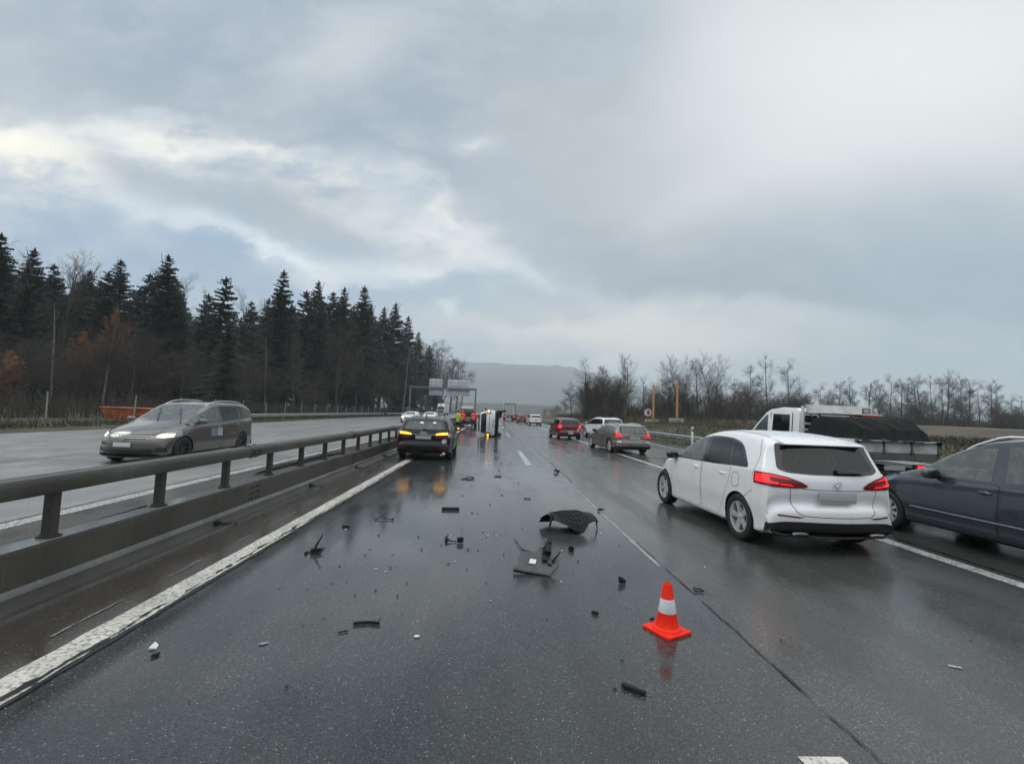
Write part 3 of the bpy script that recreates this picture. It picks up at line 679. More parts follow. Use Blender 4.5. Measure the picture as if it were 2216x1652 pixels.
# ================================================================ white hatchback in the right lane (large)
def white_car():
    S = dict(top=[(2.10, .22), (2.20, .30), (2.235, .5), (2.20, .68), (2.08, .80), (1.85, .88), (1.30, 1.01), (1.02, 1.08), (.55, 1.31), (.15, 1.465), (-.25, 1.565), (-.75, 1.60), (-1.25, 1.575), (-1.62, 1.535), (-1.86, 1.472), (-1.885, 1.45),
                  (-1.90, 1.40), (-2.03, 1.16), (-2.085, 1.06), (-2.105, 1.03), (-2.135, .95), (-2.14, .80), (-2.11, .735), (-2.10, .66), (-2.15, .62), (-2.185, .58), (-2.185, .44), (-2.17, .36), (-2.12, .27), (-2.0, .22)],
             w=[(-2.19, .865), (-2.05, .905), (-1.7, .925), (-1.3, .93), (.9, .925), (1.4, .895), (1.9, .85), (2.24, .72)],
             belt=[(-2.2, 1.05), (-1.6, 1.06), (-.9, 1.03), (.3, .985), (1.1, .955), (1.6, .93), (2.2, .80)],
             zb=[(-2.2, .25), (-1.9, .19), (1.9, .17), (2.2, .22)], bow=[(-2.2, .15), (-1.95, .14), (-1.5, .05), (-.8, 0), (.2, 0), (.8, -.08), (1.4, -.15), (2.2, -.42)], tum=.35, ns=170, low=.28, tuck=.968, tuck2=.984)
    c = Car(S); e = c.root = empty('white_hatchback', (4.52, 8.12, 0), R(1.7), 'shiny white hatchback with red tail lights lit in the right lane behind the traffic cone', 'car')
    G1_ = roundpoly([(.93, .998), (.50, 1.22), (.10, 1.385), (-.20, 1.425), (-.235, 1.028)], .03); G2_ = roundpoly([(-.31, 1.033), (-.28, 1.432), (-.55, 1.436), (-.93, 1.425), (-1.06, 1.056)], .03); G3_ = roundpoly([(-1.10, 1.06), (-.98, 1.41), (-1.22, 1.36), (-1.50, 1.10), (-1.51, 1.075)], .03)
    RG = roundpoly([(-.55, 1.385), (.55, 1.385), (.645, 1.115), (.5, 1.075), (.3, 1.062), (-.3, 1.062), (-.5, 1.075), (-.645, 1.115)], .06); WS = roundpoly([(-.72, 1.10), (-.60, 1.40), (.60, 1.40), (.72, 1.10)], .05)
    H = [(g, 'x', sx) for g in (G1_, G2_, G3_) for sx in (1, -1)]+[(RG, 'y', -1), (WS, 'y', 1)]
    c.cabin(H, yb=-1.6); c.part('windscreen', [(WS, 'y', 1)], M_clear, off=.002, nmin=.1)
    c.body(P_white, [(.62, 1.365,   .332, .362, .42), (.62, -1.365,   .332, .362, .42)], H)
    b = c.body_o
    # windows
    dlo = roundpoly([(1.02, .985), (.52, 1.235), (.10, 1.41), (-.35, 1.468), (-.95, 1.455), (-1.28, 1.385), (-1.56, 1.10), (-1.56, 1.065), (-.6, 1.025)], [.02, .1, .1, .2, .2, .2, .05, .04, .1], 4)
    for sx in (1, -1):
        c.part('window_frame', [(dlo, 'x', sx)], M_gloss, off=.003, holes=H)
        c.part('door_window', [(G1_, 'x', sx)], M_clear, off=.005)
        c.part('door_window', [(G2_, 'x', sx)], M_priv, off=.005)
        c.part('quarter_window', [(G3_, 'x', sx)], M_priv, off=.005)
    # doors
    for sx in (1, -1):
        fd = [(.99, .94), (.97, .36), (.93, .27), (-.22, .27), (-.24, 1.005), (.2, .985)]; rd = [(-.265, 1.005), (-.245, .27), (-.80, .27), (-.95, .50), (-1.10, .80), (-1.155, 1.035)]
        for poly, hy in ((fd, -.05), (rd, -.92)):
            c.part('door_gap', [(roundpoly([(Vector(q)-Vector((sum(p[0] for p in poly)/6, sum(p[1] for p in poly)/6)))*1.012+Vector((sum(p[0] for p in poly)/6, sum(p[1] for p in poly)/6)) for q in poly], .05), 'x', sx)], M_seam, off=.0012)
            d = c.part('door', [(roundpoly(poly, .05), 'x', sx)], P_white, off=.0025)
            handle(d, sx*.905, hy, .905, P_white)
        c.part('sill', [([(.97, .185), (-.97, .185), (-.97, .255), (.97, .255)], 'x', sx)], P_white, off=.014, nmin=-.3)
    c.seams([[(-1.20, .93), (-1.20, .80), (-1.24, .755), (-1.34, .755), (-1.385, .80), (-1.385, .93), (-1.34, .965), (-1.24, .965), (-1.20, .93)]], 'x', -1, .006, .002, name='fuel_flap')
    c.seams([[(-1.70, .97), (-1.74, 1.25), (-1.66, 1.42), (-1.60, 1.47)], [(-1.42, .62), (-1.55, .66), (-1.72, .78)]], 'x', -1, .006, .002)
    c.seams([[(-1.70, .97), (-1.74, 1.25), (-1.66, 1.42), (-1.60, 1.47)]], 'x', 1, .006, .002)
    c.seams([[(.60, .15), (.58, -.6), (.565, -1.6)], [(-.60, .15), (-.58, -.6), (-.565, -1.6)]], 'z', 0, .012, .002, nmin=-2)
    m = MB(); m.prism([(-1.62, 1.500), (-1.80, 1.475), (-1.945, 1.437), (-1.945, 1.424), (-1.87, 1.415), (-1.78, 1.43)], -.585, .585, 'X'); m.build('roof_spoiler', P_white, e, 40, bevel=.012)
    # tailgate glass
    rp = [(-.65, 1.435), (.65, 1.435), (.715, 1.10), (.60, 1.055), (.3, 1.04), (-.3, 1.04), (-.60, 1.055), (-.715, 1.10)]
    c.part('rear_window', [(roundpoly(rp, .04), 'y', -1)], M_gloss, off=.004, nmin=.05, holes=H)
    c.part('rear_glass', [(RG, 'y', -1)], M_priv, off=.007, nmin=.05)
    w = MB(); w.hexa([(.02, -2.10, 1.068), (.50, -2.09, 1.078), (.50, -2.11, 1.085), (.02, -2.135, 1.075), (.02, -2.07, 1.115), (.50, -2.075, 1.092), (.50, -2.095, 1.096), (.02, -2.115, 1.12)]); w.build('wiper', M_trim, e, 40)
    c.seams([[(-.60, .845), (-.585, .70), (-.54, .56), (-.46, .515), (-.2, .505), (.2, .505), (.46, .515), (.54, .56), (.585, .70), (.60, .845)], [(-.45, .86), (-.30, .85), (.30, .85), (.45, .86)]], 'y', -1, .008, .002, nmin=-.2, name='tailgate_gap')
    c.seams([[(-.44, .565), (.44, .565)]], 'y', -1, .004, .001, nmin=-.2, name='tailgate_crease', mat=P_white)
    # tail lamps
    lim = [(Vector((0, -1.74, 0)), Vector((0, 1, 0)))]
    for sx in (-1, 1):
        P = [(.375, .895), (.46, .945), (.62, 1.0), (.80, 1.035), (1.0, 1.05), (1.0, .90), (.80, .865), (.55, .86), (.42, .872)]
        f = lambda L: [(sx*x, z) for x, z in L]
        t = c.part('tail_light', [(roundpoly(f(P), .02), 'y', -1)], M_red, off=.010, lim=lim, nmin=-.4)
        lim2 = [(Vector((0, -1.775, 0)), Vector((0, 1, 0)))]
        c.part('light_strip', [(f([(.47, .93), (.62, .978), (.78, 1.01), (.95, 1.03), (.95, 1.003), (.78, .985), (.62, .957)]), 'y', -1), (f([(.55, .885), (.72, .892), (.72, .915), (.60, .91)]), 'y', -1)], M_redlit, off=.014, lim=lim2, nmin=-.4, parent=t)
        c.part('light_strip', [(f([(.735, .900), (.95, .915), (.95, .94), (.735, .925)]), 'y', -1), (f([(.825, .93), (.95, .935), (.95, 1.02), (.825, 1.005)]), 'y', -1)], M_redbrt, off=.015, lim=lim2, nmin=-.5, parent=t)
        c.part('reflector', [(roundpoly(f([(.44, .500), (.77, .520), (.77, .500), (.52, .485)]), .006), 'y', -1)], M_red, off=.006, nmin=-.3)
    dif = [(-.95, .20), (.95, .20), (.95, .375), (.72, .43), (.52, .44), (-.52, .44), (-.72, .43), (-.95, .375)]
    c.part('rear_diffuser', [(roundpoly(dif, .04), 'y', -1)], M_trim, off=.012, nmin=-.9, lim=[(Vector((0, -1.86, 0)), Vector((0, 1, .25)).normalized())])
    for sx in (-1, 1):
        m = MB(); m.ell((sx*.53, -2.165, .285), (.115, .045, .032), 18, 8, .8); o = m.build('exhaust_tip', PM('dark_chrome', (.22, .22, .23), .25, metal=.8), e, 60)
        m = MB(); m.ell((sx*.53, -2.185, .285), (.095, .035, .021), 16, 8, .8); m.build('exhaust_opening', M_under, o, 60)
    plate(e, -2.155, .775, .52, .115, tilt=R(-4))
    plate(e, -2.150, .702, .50, .03, tilt=R(-4), mat=M_plate)
    # ring emblem with three spokes
    m = MB(); r = .045; cy, cz = -2.158, .925
    ring = [(r*cos(a), cy-.0*sin(a), cz+r*sin(a)) for a in [2*pi*i/24 for i in range(25)]]; m.path(ring, .005, 6)
    for a in (90, 210, 330):
        a = R(a); m.add([(0, cy-.012, cz), (.010*cos(a+2.1), cy-.004, cz+.010*sin(a+2.1)), (r*cos(a), cy-.004, cz+r*sin(a)), (.010*cos(a-2.1), cy-.004, cz+.010*sin(a-2.1))], [(0, 1, 2), (0, 2, 3)])
    m.build('star_emblem', M_chrome, e, 40)
    # front: lamps seen from the side only
    for sx in (-1, 1):
        c.part('headlight', [(roundpoly([(1.62, .80), (2.1, .62), (2.2, .66), (1.95, .84), (1.6, .88)], .03), 'x', sx)], M_headg, off=.006)
    mirror(e, .83, .83, 1.02, M_gloss)
    m = MB(); m.prism([(-1.28, 1.552), (-1.30, 1.60), (-1.36, 1.605), (-1.46, 1.54)], -.02, .02, 'X')
    wheels(e, .81, (1.365, -1.365), .332, .215, .225, 'five')
white_car()
# ================================================================ the other cars, one builder with a sheet of measures for each
def std_car(name, label, cfg):
    S = cfg['S']; c = Car(S); e = c.root = empty(name, cfg['loc'], R(cfg.get('rz', 0)), label, cfg.get('cat', 'car'), cfg.get('group'))
    if 'rot' in cfg: e.rotation_euler = cfg['rot']
    P = cfg['paint']; Rw, xs, axles, style = cfg['wheels']
    inn = S.get('ns', 130) >= 110 and name != 'overturned_car'; H = []; gmap = {M_glass: M_priv, M_glass2: M_clear, M_glass3: M_clear}
    if inn:
        H = [(roundpoly(g, .03), 'x', sx) for g in cfg.get('glass', ()) for sx in (1, -1)]
        if 'rglass' in cfg: H.append((roundpoly(cfg['rglass'], .05), 'y', -1))
        yf = cfg.get('cowl', 1.0); cfg.setdefault('front', [(-.70, tab(S['belt'])(yf)+.14), (-.52, 1.0*max(z for y, z in S['top'])-.16), (.52, 1.0*max(z for y, z in S['top'])-.16), (.70, tab(S['belt'])(yf)+.14)])
        H.append((roundpoly(cfg['front'], .05), 'y', 1)); c.cabin(H, seats=cfg.get('seats', (-.2, -1.12)), yf=yf, zd=tab(S['belt'])(yf)-.02, yb=cfg.get('yb', -1.7))
    gx = (lambda m: gmap.get(m, m)) if inn else (lambda m: m)
    c.body(P, [(xs-.17, y, Rw, Rw+.032, .45) for y in axles], H)
    if 'dlo' in cfg:
        for sx in (1, -1):
            f = c.part('window_frame', [(roundpoly(cfg['dlo'], .07), 'x', sx)], cfg.get('framem', M_gloss), off=.003, holes=H)
            for i, poly in enumerate(cfg['glass']):
                c.part('side_window', [(roundpoly(poly, .03), 'x', sx)], gx(cfg.get('gm', [M_glass2, M_glass, M_glass, M_glass])[i]), off=.005)
    for sx in (1, -1):
        for poly, hy, hz in cfg.get('doors', ()):
            n = len(poly); cc = Vector((sum(p[0] for p in poly)/n, sum(p[1] for p in poly)/n))
            c.part('door_gap', [(roundpoly([(Vector(q)-cc)*1.016+cc for q in poly], .05), 'x', sx)], M_seam, off=.0012)
            d = c.part('door', [(roundpoly(poly, .05), 'x', sx)], P, off=.003)
            handle(d, sx*(tab(S['w'])(hy)*.99+.004), hy, hz, P)
        for poly, m in cfg.get('side', ()): c.part('side_trim', [(poly, 'x', sx)], m, off=.008, nmin=-.2)
    if 'rear' in cfg: c.part('rear_window', [(roundpoly(cfg['rear'], .05), 'y', -1)], M_gloss, off=.004, nmin=.05, holes=H)
    if 'rglass' in cfg: c.part('rear_glass', [(roundpoly(cfg['rglass'], .05), 'y', -1)], gx(cfg.get('rgm', M_glass)), off=.007, nmin=.05)
    if 'front' in cfg: c.part('windscreen', [(roundpoly(cfg['front'], .05), 'y', 1)], gx(cfg.get('fgm', M_glass2)), off=.003, nmin=.1)
    for nm, sd, poly, m, lim, off in cfg.get('lamps', ()):   # mirrored left and right
        for sx in (1, -1):
            L = [(Vector((0, lim, 0)), Vector((0, -sd, 0)))]
            c.part(nm, [(roundpoly([(sx*x, z) for x, z in poly], .012), 'y', sd)], m, off=off, lim=L, nmin=-.5)
    for nm, sd, poly, m, off in cfg.get('panels', ()):       # across the centre
        c.part(nm, [(roundpoly(poly, .015), 'y', sd)], m, off=off, nmin=-.9 if nm in ('rear_skirt', 'front_skirt', 'bumper_trim') else -.2)
    for a in cfg.get('seams', ()): c.seams(a, 'y', cfg.get('seamside', -1), .009, .002, nmin=-.3)
    if 'plate' in cfg: plate(e, *cfg['plate'])
    if 'mirror' in cfg: mirror(e, *cfg['mirror'])
    if 'wiper' in cfg: wiper(e, cfg['wiper'])
    if 'rails' in cfg:
        rx0, y0, y1, z0, zr, mat = cfg['rails']
        for sx in (1, -1):
            m = MB(); n = 14; m.path([(sx*rx0, y0+(y1-y0)*i/n, c.roof(rx0, y0+(y1-y0)*i/n)-.012+zr*min(1, 5*min(i, n-i)/n)) for i in range(n+1)], .018, 6); m.build('roof_rail', mat, e, 60)
    wheels(e, xs, axles, Rw, .215, None, style, cfg.get('steer', 0))
    for ex in cfg.get('exhaust', ()):
        m = MB(); m.lathe([(.034, -.06), (.034, .0), (.028, .0), (.026, -.05)], 16, 'Y', ex); m.build('exhaust_tip', M_chrome, e, 40)
    return c, e
# ---- grey people carrier on the opposite side, head lamps on
S = dict(top=[(2.28, .20), (2.39, .28), (2.42, .46), (2.41, .60), (2.35, .70), (2.22, .80), (1.95, .92), (1.40, 1.06), (1.20, 1.11), (.75, 1.32), (.28, 1.54), (.0, 1.63), (-.6, 1.695), (-1.4, 1.69), (-2.0, 1.64), (-2.22, 1.57), (-2.33, 1.35), (-2.40, 1.05), (-2.44, .9), (-2.43, .6), (-2.46, .5), (-2.45, .35), (-2.35, .22)],
         w=[(-2.46, .82), (-2.2, .90), (-1.5, .95), (1.5, .95), (2.0, .91), (2.42, .80)], belt=[(-2.4, 1.15), (-1.5, 1.12), (.2, 1.04), (1.1, 1.0), (1.7, .96), (2.4, .85)], zb=[(-2.4, .24), (-1.9, .2), (1.9, .2), (2.4, .2)],
         bow=[(-2.4, .15), (-1.8, .05), (-.6, 0), (.2, -.06), (1.0, -.20), (1.5, -.26), (2.4, -.34)], tum=.26, ns=130)
c, e = std_car('people_carrier', 'grey people carrier with its headlights on, passing beyond the median barrier', dict(S=S, loc=(-9.32, 14.6, 0), rz=180, paint=P_grey, wheels=(.345, .83, (1.46, -1.46), 'dark'),
    dlo=[(1.16, 1.06), (.75, 1.25), (.22, 1.48), (-.3, 1.575), (-1.4, 1.58), (-2.02, 1.50), (-2.22, 1.22), (-2.2, 1.17), (-.5, 1.09)],
    glass=[[(1.05, 1.075), (.78, 1.225), (.70, 1.23), (.68, 1.08)], [(.62, 1.085), (.63, 1.27), (.22, 1.45), (-.22, 1.535), (-.26, 1.105)], [(-.34, 1.11), (-.30, 1.54), (-1.25, 1.545), (-1.30, 1.145)], [(-1.38, 1.15), (-1.34, 1.54), (-1.98, 1.46), (-2.14, 1.22), (-2.10, 1.185)]], gm=[M_glass2, M_glass2, M_glass, M_glass],
    doors=[([(1.05, 1.03), (1.03, .36), (.96, .27), (-.26, .27), (-.30, 1.07)], -.1, .93), ([(-.34, 1.07), (-.30, .27), (-1.0, .27), (-1.16, .55), (-1.35, .85), (-1.38, 1.1)], -1.15, .98)],
    side=[([(1.02, .50), (-1.0, .50), (-1.02, .535), (1.02, .535)], P_grey), ([(1.05, .20), (-1.05, .20), (-1.05, .26), (1.05, .26)], M_trim)],
    front=[(-.79, 1.075), (-.72, 1.22), (-.56, 1.555), (-.3, 1.575), (.3, 1.575), (.56, 1.555), (.72, 1.22), (.79, 1.075), (.4, 1.10), (-.4, 1.10)],
    lamps=[('headlight', 1, [(.46, .655), (.55, .74), (.72, .83), (.98, .90), (.98, .74), (.80, .665)], M_headg, 1.55, .008), ('headlight_beam', 1, [(.62, .70), (.64, .76), (.74, .79), (.86, .79), (.86, .71), (.74, .69)], M_head, 1.6, .014), ('fog_trim', 1, [(.62, .33), (.68, .42), (.82, .42), (.82, .33)], M_trim, 1.9, .006)],
    panels=[('grille', 1, [(-.50, .655), (.50, .655), (.56, .755), (-.56, .755)], M_gloss, .004), ('grille_bar', 1, [(-.54, .722), (.54, .722), (.55, .734), (-.55, .734)], M_chrome, .012), ('grille_bar', 1, [(-.49, .675), (.49, .675), (.50, .687), (-.50, .687)], M_chrome, .012), ('air_intake', 1, [(-.58, .27), (.58, .27), (.64, .40), (-.64, .40)], M_trim, .004), ('front_skirt', 1, [(-.9, .19), (.9, .19), (.9, .255), (-.9, .255)], M_trim, .012), ('bumper_strip', 1, [(-.86, .425), (.86, .425), (.86, .44), (-.86, .44)], M_trim, .003)],
    plate=(2.425, .515, .42, .11, M_platew), mirror=(.88, .82, 1.10, P_grey, 1.0), rails=(.60, .15, -2.0, 1.655, .055, M_alloy), seams=[[[(-.62, 1.04), (-.60, .80), (-.5, .765), (.5, .765), (.60, .80), (.62, 1.04)]]], seamside=1))
m = MB(); r_ = .075; cy = 2.44; cz = .705
m.path([(r_*cos(2*pi*i/24), cy, cz+r_*sin(2*pi*i/24)) for i in range(25)], .008, 6)
m.path([(-.028, cy, cz+.062), (0, cy, cz+.012), (.028, cy, cz+.062)], .007, 5); m.path([(-.058, cy, cz+.04), (-.026, cy, cz-.05), (0, cy, cz+.005), (.026, cy, cz-.05), (.058, cy, cz+.04)], .007, 5); m.build('round_emblem', M_chrome, e, 60)
c.part('door_sign', [([(.30, .66), (-.02, .66), (-.02, .90), (.30, .90)], 'x', -1)], PM('sign_grey', (.17, .18, .21), .5), off=.006); c.part('door_sign', [([(-.03, .66), (-.28, .66), (-.28, .90), (-.03, .90)], 'x', -1)], PM('sign_pale', (.36, .40, .45), .5), off=.006)
for sx, a in ((1, 0), (-1, 0)):
    m = MB(); m.path([(sx*.32-.3, 1.22, 1.13), (sx*.30-.05, .85, 1.31), (sx*.28+.12, .56, 1.46)], .014, 5); m.build('wiper', M_trim, e, 60)
# ---- dark estate standing at the barrier, hazard lights on
S = dict(top=[(2.33, .2), (2.43, .3), (2.45, .55), (2.36, .72), (2.1, .82), (1.3, .97), (1.0, 1.03), (.45, 1.28), (.05, 1.41), (-.6, 1.465), (-1.3, 1.46), (-1.85, 1.415), (-2.02, 1.37), (-2.05, 1.33), (-2.16, 1.17), (-2.26, 1.03), (-2.31, .98), (-2.36, .92), (-2.37, .72), (-2.35, .64), (-2.45, .57), (-2.475, .50), (-2.47, .36), (-2.40, .24)],
         w=[(-2.48, .86), (-2.2, .915), (-1.5, .945), (1.5, .94), (2.1, .86), (2.45, .70)], belt=[(-2.4, 1.0), (-1.5, .985), (1.0, .93), (2.4, .75)], zb=[(-2.4, .25), (-1.9, .19), (1.9, .19), (2.4, .2)],
         bow=[(-2.4, .16), (-1.9, .12), (-1.2, .02), (.2, 0), (1.0, -.15), (2.4, -.42)], tum=.36, ns=130)
c, e = std_car('dark_estate_car', 'dark estate car with amber hazard lights and a round CH sticker, stopped beside the barrier', dict(S=S, loc=(-2.33, 18.15, 0), rz=1.2, paint=P_dark, wheels=(.345, .815, (1.52, -1.40), 'dark'),
    dlo=[(.95, .965), (.45, 1.20), (.05, 1.33), (-.6, 1.385), (-1.5, 1.35), (-2.02, 1.12), (-2.05, 1.03)], framem=M_chrome,
    glass=[[(.86, .98), (.43, 1.185), (.05, 1.31), (-.22, 1.345), (-.24, 1.0)], [(-.31, 1.0), (-.29, 1.35), (-.6, 1.365), (-1.2, 1.34), (-1.28, 1.015)], [(-1.34, 1.02), (-1.28, 1.335), (-1.48, 1.325), (-1.95, 1.12), (-1.98, 1.05)]], gm=[M_glass2, M_glass2, M_glass],
    doors=[([(1.0, .93), (1.02, .40), (.95, .28), (-.25, .28), (-.27, .97)], -.1, .86), ([(-.30, .975), (-.28, .28), (-.85, .28), (-1.02, .55), (-1.2, .85), (-1.28, .99)], -1.08, .88)],
    rear=[(-.62, 1.345), (.62, 1.345), (.72, 1.05), (.6, 1.02), (-.6, 1.02), (-.72, 1.05)], rglass=[(-.55, 1.285), (.55, 1.285), (.64, 1.06), (.5, 1.045), (-.5, 1.045), (-.64, 1.06)], rgm=M_glass3,
    lamps=[('tail_light', -1, [(.40, .755), (.40, .90), (.62, .95), (1.0, .96), (1.0, .78), (.7, .745)], M_red, -1.85, .008), ('hazard_light', -1, [(.40, .855), (.42, .905), (.62, .935), (.80, .94), (.80, .875), (.6, .86)], M_amber, -1.95, .014), ('reflector', -1, [(.56, .385), (.78, .395), (.78, .44), (.56, .43)], M_red, -1.9, .006)],
    panels=[('chrome_strip', -1, [(-.42, .86), (.42, .86), (.42, .875), (-.42, .875)], M_chrome, .008), ('rear_skirt', -1, [(-.9, .21), (.9, .21), (.88, .36), (-.88, .36)], M_trim, .008), ('bumper_trim', -1, [(-.62, .265), (.62, .265), (.60, .285), (-.60, .285)], M_chrome, .016)],
    plate=(-2.385, .77, .52, .115), mirror=(.86, .72, 1.0, P_dark, 1.0, M_amber), rails=(.53, .1, -1.9, 1.42, .05, M_chrome), wiper=[(.0, -2.30, 1.035), (.25, -2.285, 1.04), (.48, -2.27, 1.05)],
    seams=[[[(-.70, .74), (-.66, .56), (-.5, .53), (.5, .53), (.66, .56), (.70, .74)]]]))
m = MB()
for i in range(4): m.path([(-.078+.052*i+.034*cos(2*pi*k/20), -2.385, .915+.034*sin(2*pi*k/20)) for k in range(21)], .005, 5)
m.build('four_ring_emblem', M_chrome, e, 60)
s_ = c.part('oval_sticker', [([(.70+.085*cos(2*pi*k/24), .655+.07*sin(2*pi*k/24)) for k in range(24)], 'y', -1)], PM('sticker_white', (.7, .72, .74), .4), off=.006, nmin=-.5)
m = MB(); yb = -2.44+.0; ch = []
def st(pts, y=-2.305):
    m.path([(x, y, z) for x, z in pts], .006, 5)
cyy = min(v.co.y for v in s_.data.vertices)-.004
st([(.69, .685), (.675, .692), (.655, .685), (.645, .655), (.655, .625), (.675, .618), (.69, .625)], cyy+.03); st([(.715, .69), (.715, .62)], cyy+.03); st([(.755, .69), (.755, .62)], cyy+.045); st([(.715, .655), (.755, .655)], cyy+.035)
m.build('sticker_letters', M_trim, s_, 60)
m = MB(); m.ell((.70, -2.36, .23), (.06, .05, .055), 14, 10, .8); m.ell((.62, -2.40, .19), (.03, .02, .03), 8, 6); m.build('bent_exhaust', M_chrome, e, 60)
m = MB(); m.add([(.80, -2.30, .88), (.90, -2.22, .90), (.905, -2.18, .80), (.84, -2.26, .76), (.86, -2.30, .83)], [(0, 1, 4), (1, 2, 4), (2, 3, 4), (3, 0, 4)]); m.build('torn_lamp_shell', M_refl, e, 20)
m = MB(); m.prism([(-1.66, 1.44), (-1.76, 1.53), (-1.80, 1.53), (-1.80, 1.44)], -.02, .02, 'X'); m.build('roof_aerial', M_trim, e, 40)
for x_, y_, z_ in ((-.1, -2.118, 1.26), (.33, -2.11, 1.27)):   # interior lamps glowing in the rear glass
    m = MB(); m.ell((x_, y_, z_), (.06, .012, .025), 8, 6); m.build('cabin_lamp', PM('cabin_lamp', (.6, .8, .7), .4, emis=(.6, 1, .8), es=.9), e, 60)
S_est = S
# ---- grey bronze estate moving off in the right lane
S = dict(top=[(2.27, .2), (2.37, .3), (2.39, .55), (2.30, .72), (2.1, .81), (1.3, .95), (.95, 1.0), (.4, 1.26), (.0, 1.37), (-.6, 1.43), (-1.3, 1.425), (-1.85, 1.37), (-2.0, 1.33), (-2.03, 1.29), (-2.16, 1.1), (-2.25, .97), (-2.29, .93), (-2.31, .80), (-2.29, .70), (-2.33, .62), (-2.37, .52), (-2.36, .38), (-2.30, .25)],
         w=[(-2.38, .83), (-2.1, .89), (-1.5, .925), (1.5, .92), (2.0, .85), (2.39, .70)], belt=[(-2.4, .98), (-1.5, .96), (1.0, .91), (2.4, .75)], zb=[(-2.4, .25), (-1.9, .19), (1.9, .19), (2.4, .2)],
         bow=[(-2.4, .16), (-1.9, .12), (-1.2, .02), (.2, 0), (1.0, -.15), (2.4, -.40)], tum=.36, ns=120)
c, e = std_car('bronze_estate_car', 'grey bronze estate car with tall red tail lights, driving off behind the white hatchback', dict(S=S, loc=(6.50, 23.85, 0), rz=6.0, paint=P_bronze, wheels=(.345, .80, (1.50, -1.37), 'multi'),
    dlo=[(.90, .945), (.40, 1.18), (.0, 1.30), (-.6, 1.35), (-1.4, 1.335), (-1.80, 1.24), (-1.86, 1.02), (-1.80, 1.0)], framem=M_chrome,
    glass=[[(.82, .955), (.38, 1.165), (.0, 1.28), (-.22, 1.315), (-.24, .975)], [(-.31, .98), (-.29, 1.32), (-.6, 1.335), (-1.02, 1.325), (-1.08, .995)], [(-1.14, 1.0), (-1.08, 1.32), (-1.4, 1.31), (-1.75, 1.22), (-1.80, 1.03)]], gm=[M_glass2, M_glass2, M_glass3],
    doors=[([(.98, .90), (1.0, .40), (.92, .28), (-.25, .28), (-.27, .95)], -.1, .84), ([(-.30, .955), (-.28, .28), (-.85, .28), (-1.02, .55), (-1.15, .85), (-1.2, .97)], -1.0, .86)],
    rear=[(-.62, 1.30), (.62, 1.30), (.70, .985), (.6, .955), (-.6, .955), (-.70, .985)], rglass=[(-.55, 1.26), (.55, 1.26), (.60, .99), (.5, .975), (-.5, .975), (-.60, .99)], rgm=M_glass2,
    lamps=[('tail_light', -1, [(.70, .93), (.615, 1.31), (.70, 1.31), (.80, 1.0), (.98, .90), (.98, .78), (.72, .78)], M_redlit, -1.80, .010), ('tail_light_arm', -1, [(.44, .775), (.44, .80), (.74, .86), (.74, .78)], M_redlit, -1.80, .012), ('reflector', -1, [(.55, .50), (.9, .50), (.9, .525), (.55, .525)], M_red, -1.85, .006), ('bumper_corner', -1, [(.62, .545), (.62, .60), (.95, .60), (.95, .545)], M_alloy, -1.85, .006)],
    panels=[('rear_skirt', -1, [(-.9, .2), (.9, .2), (.85, .37), (-.85, .37)], M_trim, .008)],
    plate=(-2.335, .755, .52, .13), mirror=(.85, .68, .98, M_trim, 1.0), wiper=[(.0, -2.265, .975), (.2, -2.25, .985), (.42, -2.235, 1.0)], rails=(.52, .1, -1.8, 1.385, .045, M_alloy), seams=[[[(-.70, .77), (-.66, .60), (.66, .60), (.70, .77)], [(-.6, .93), (.6, .93)]]]))
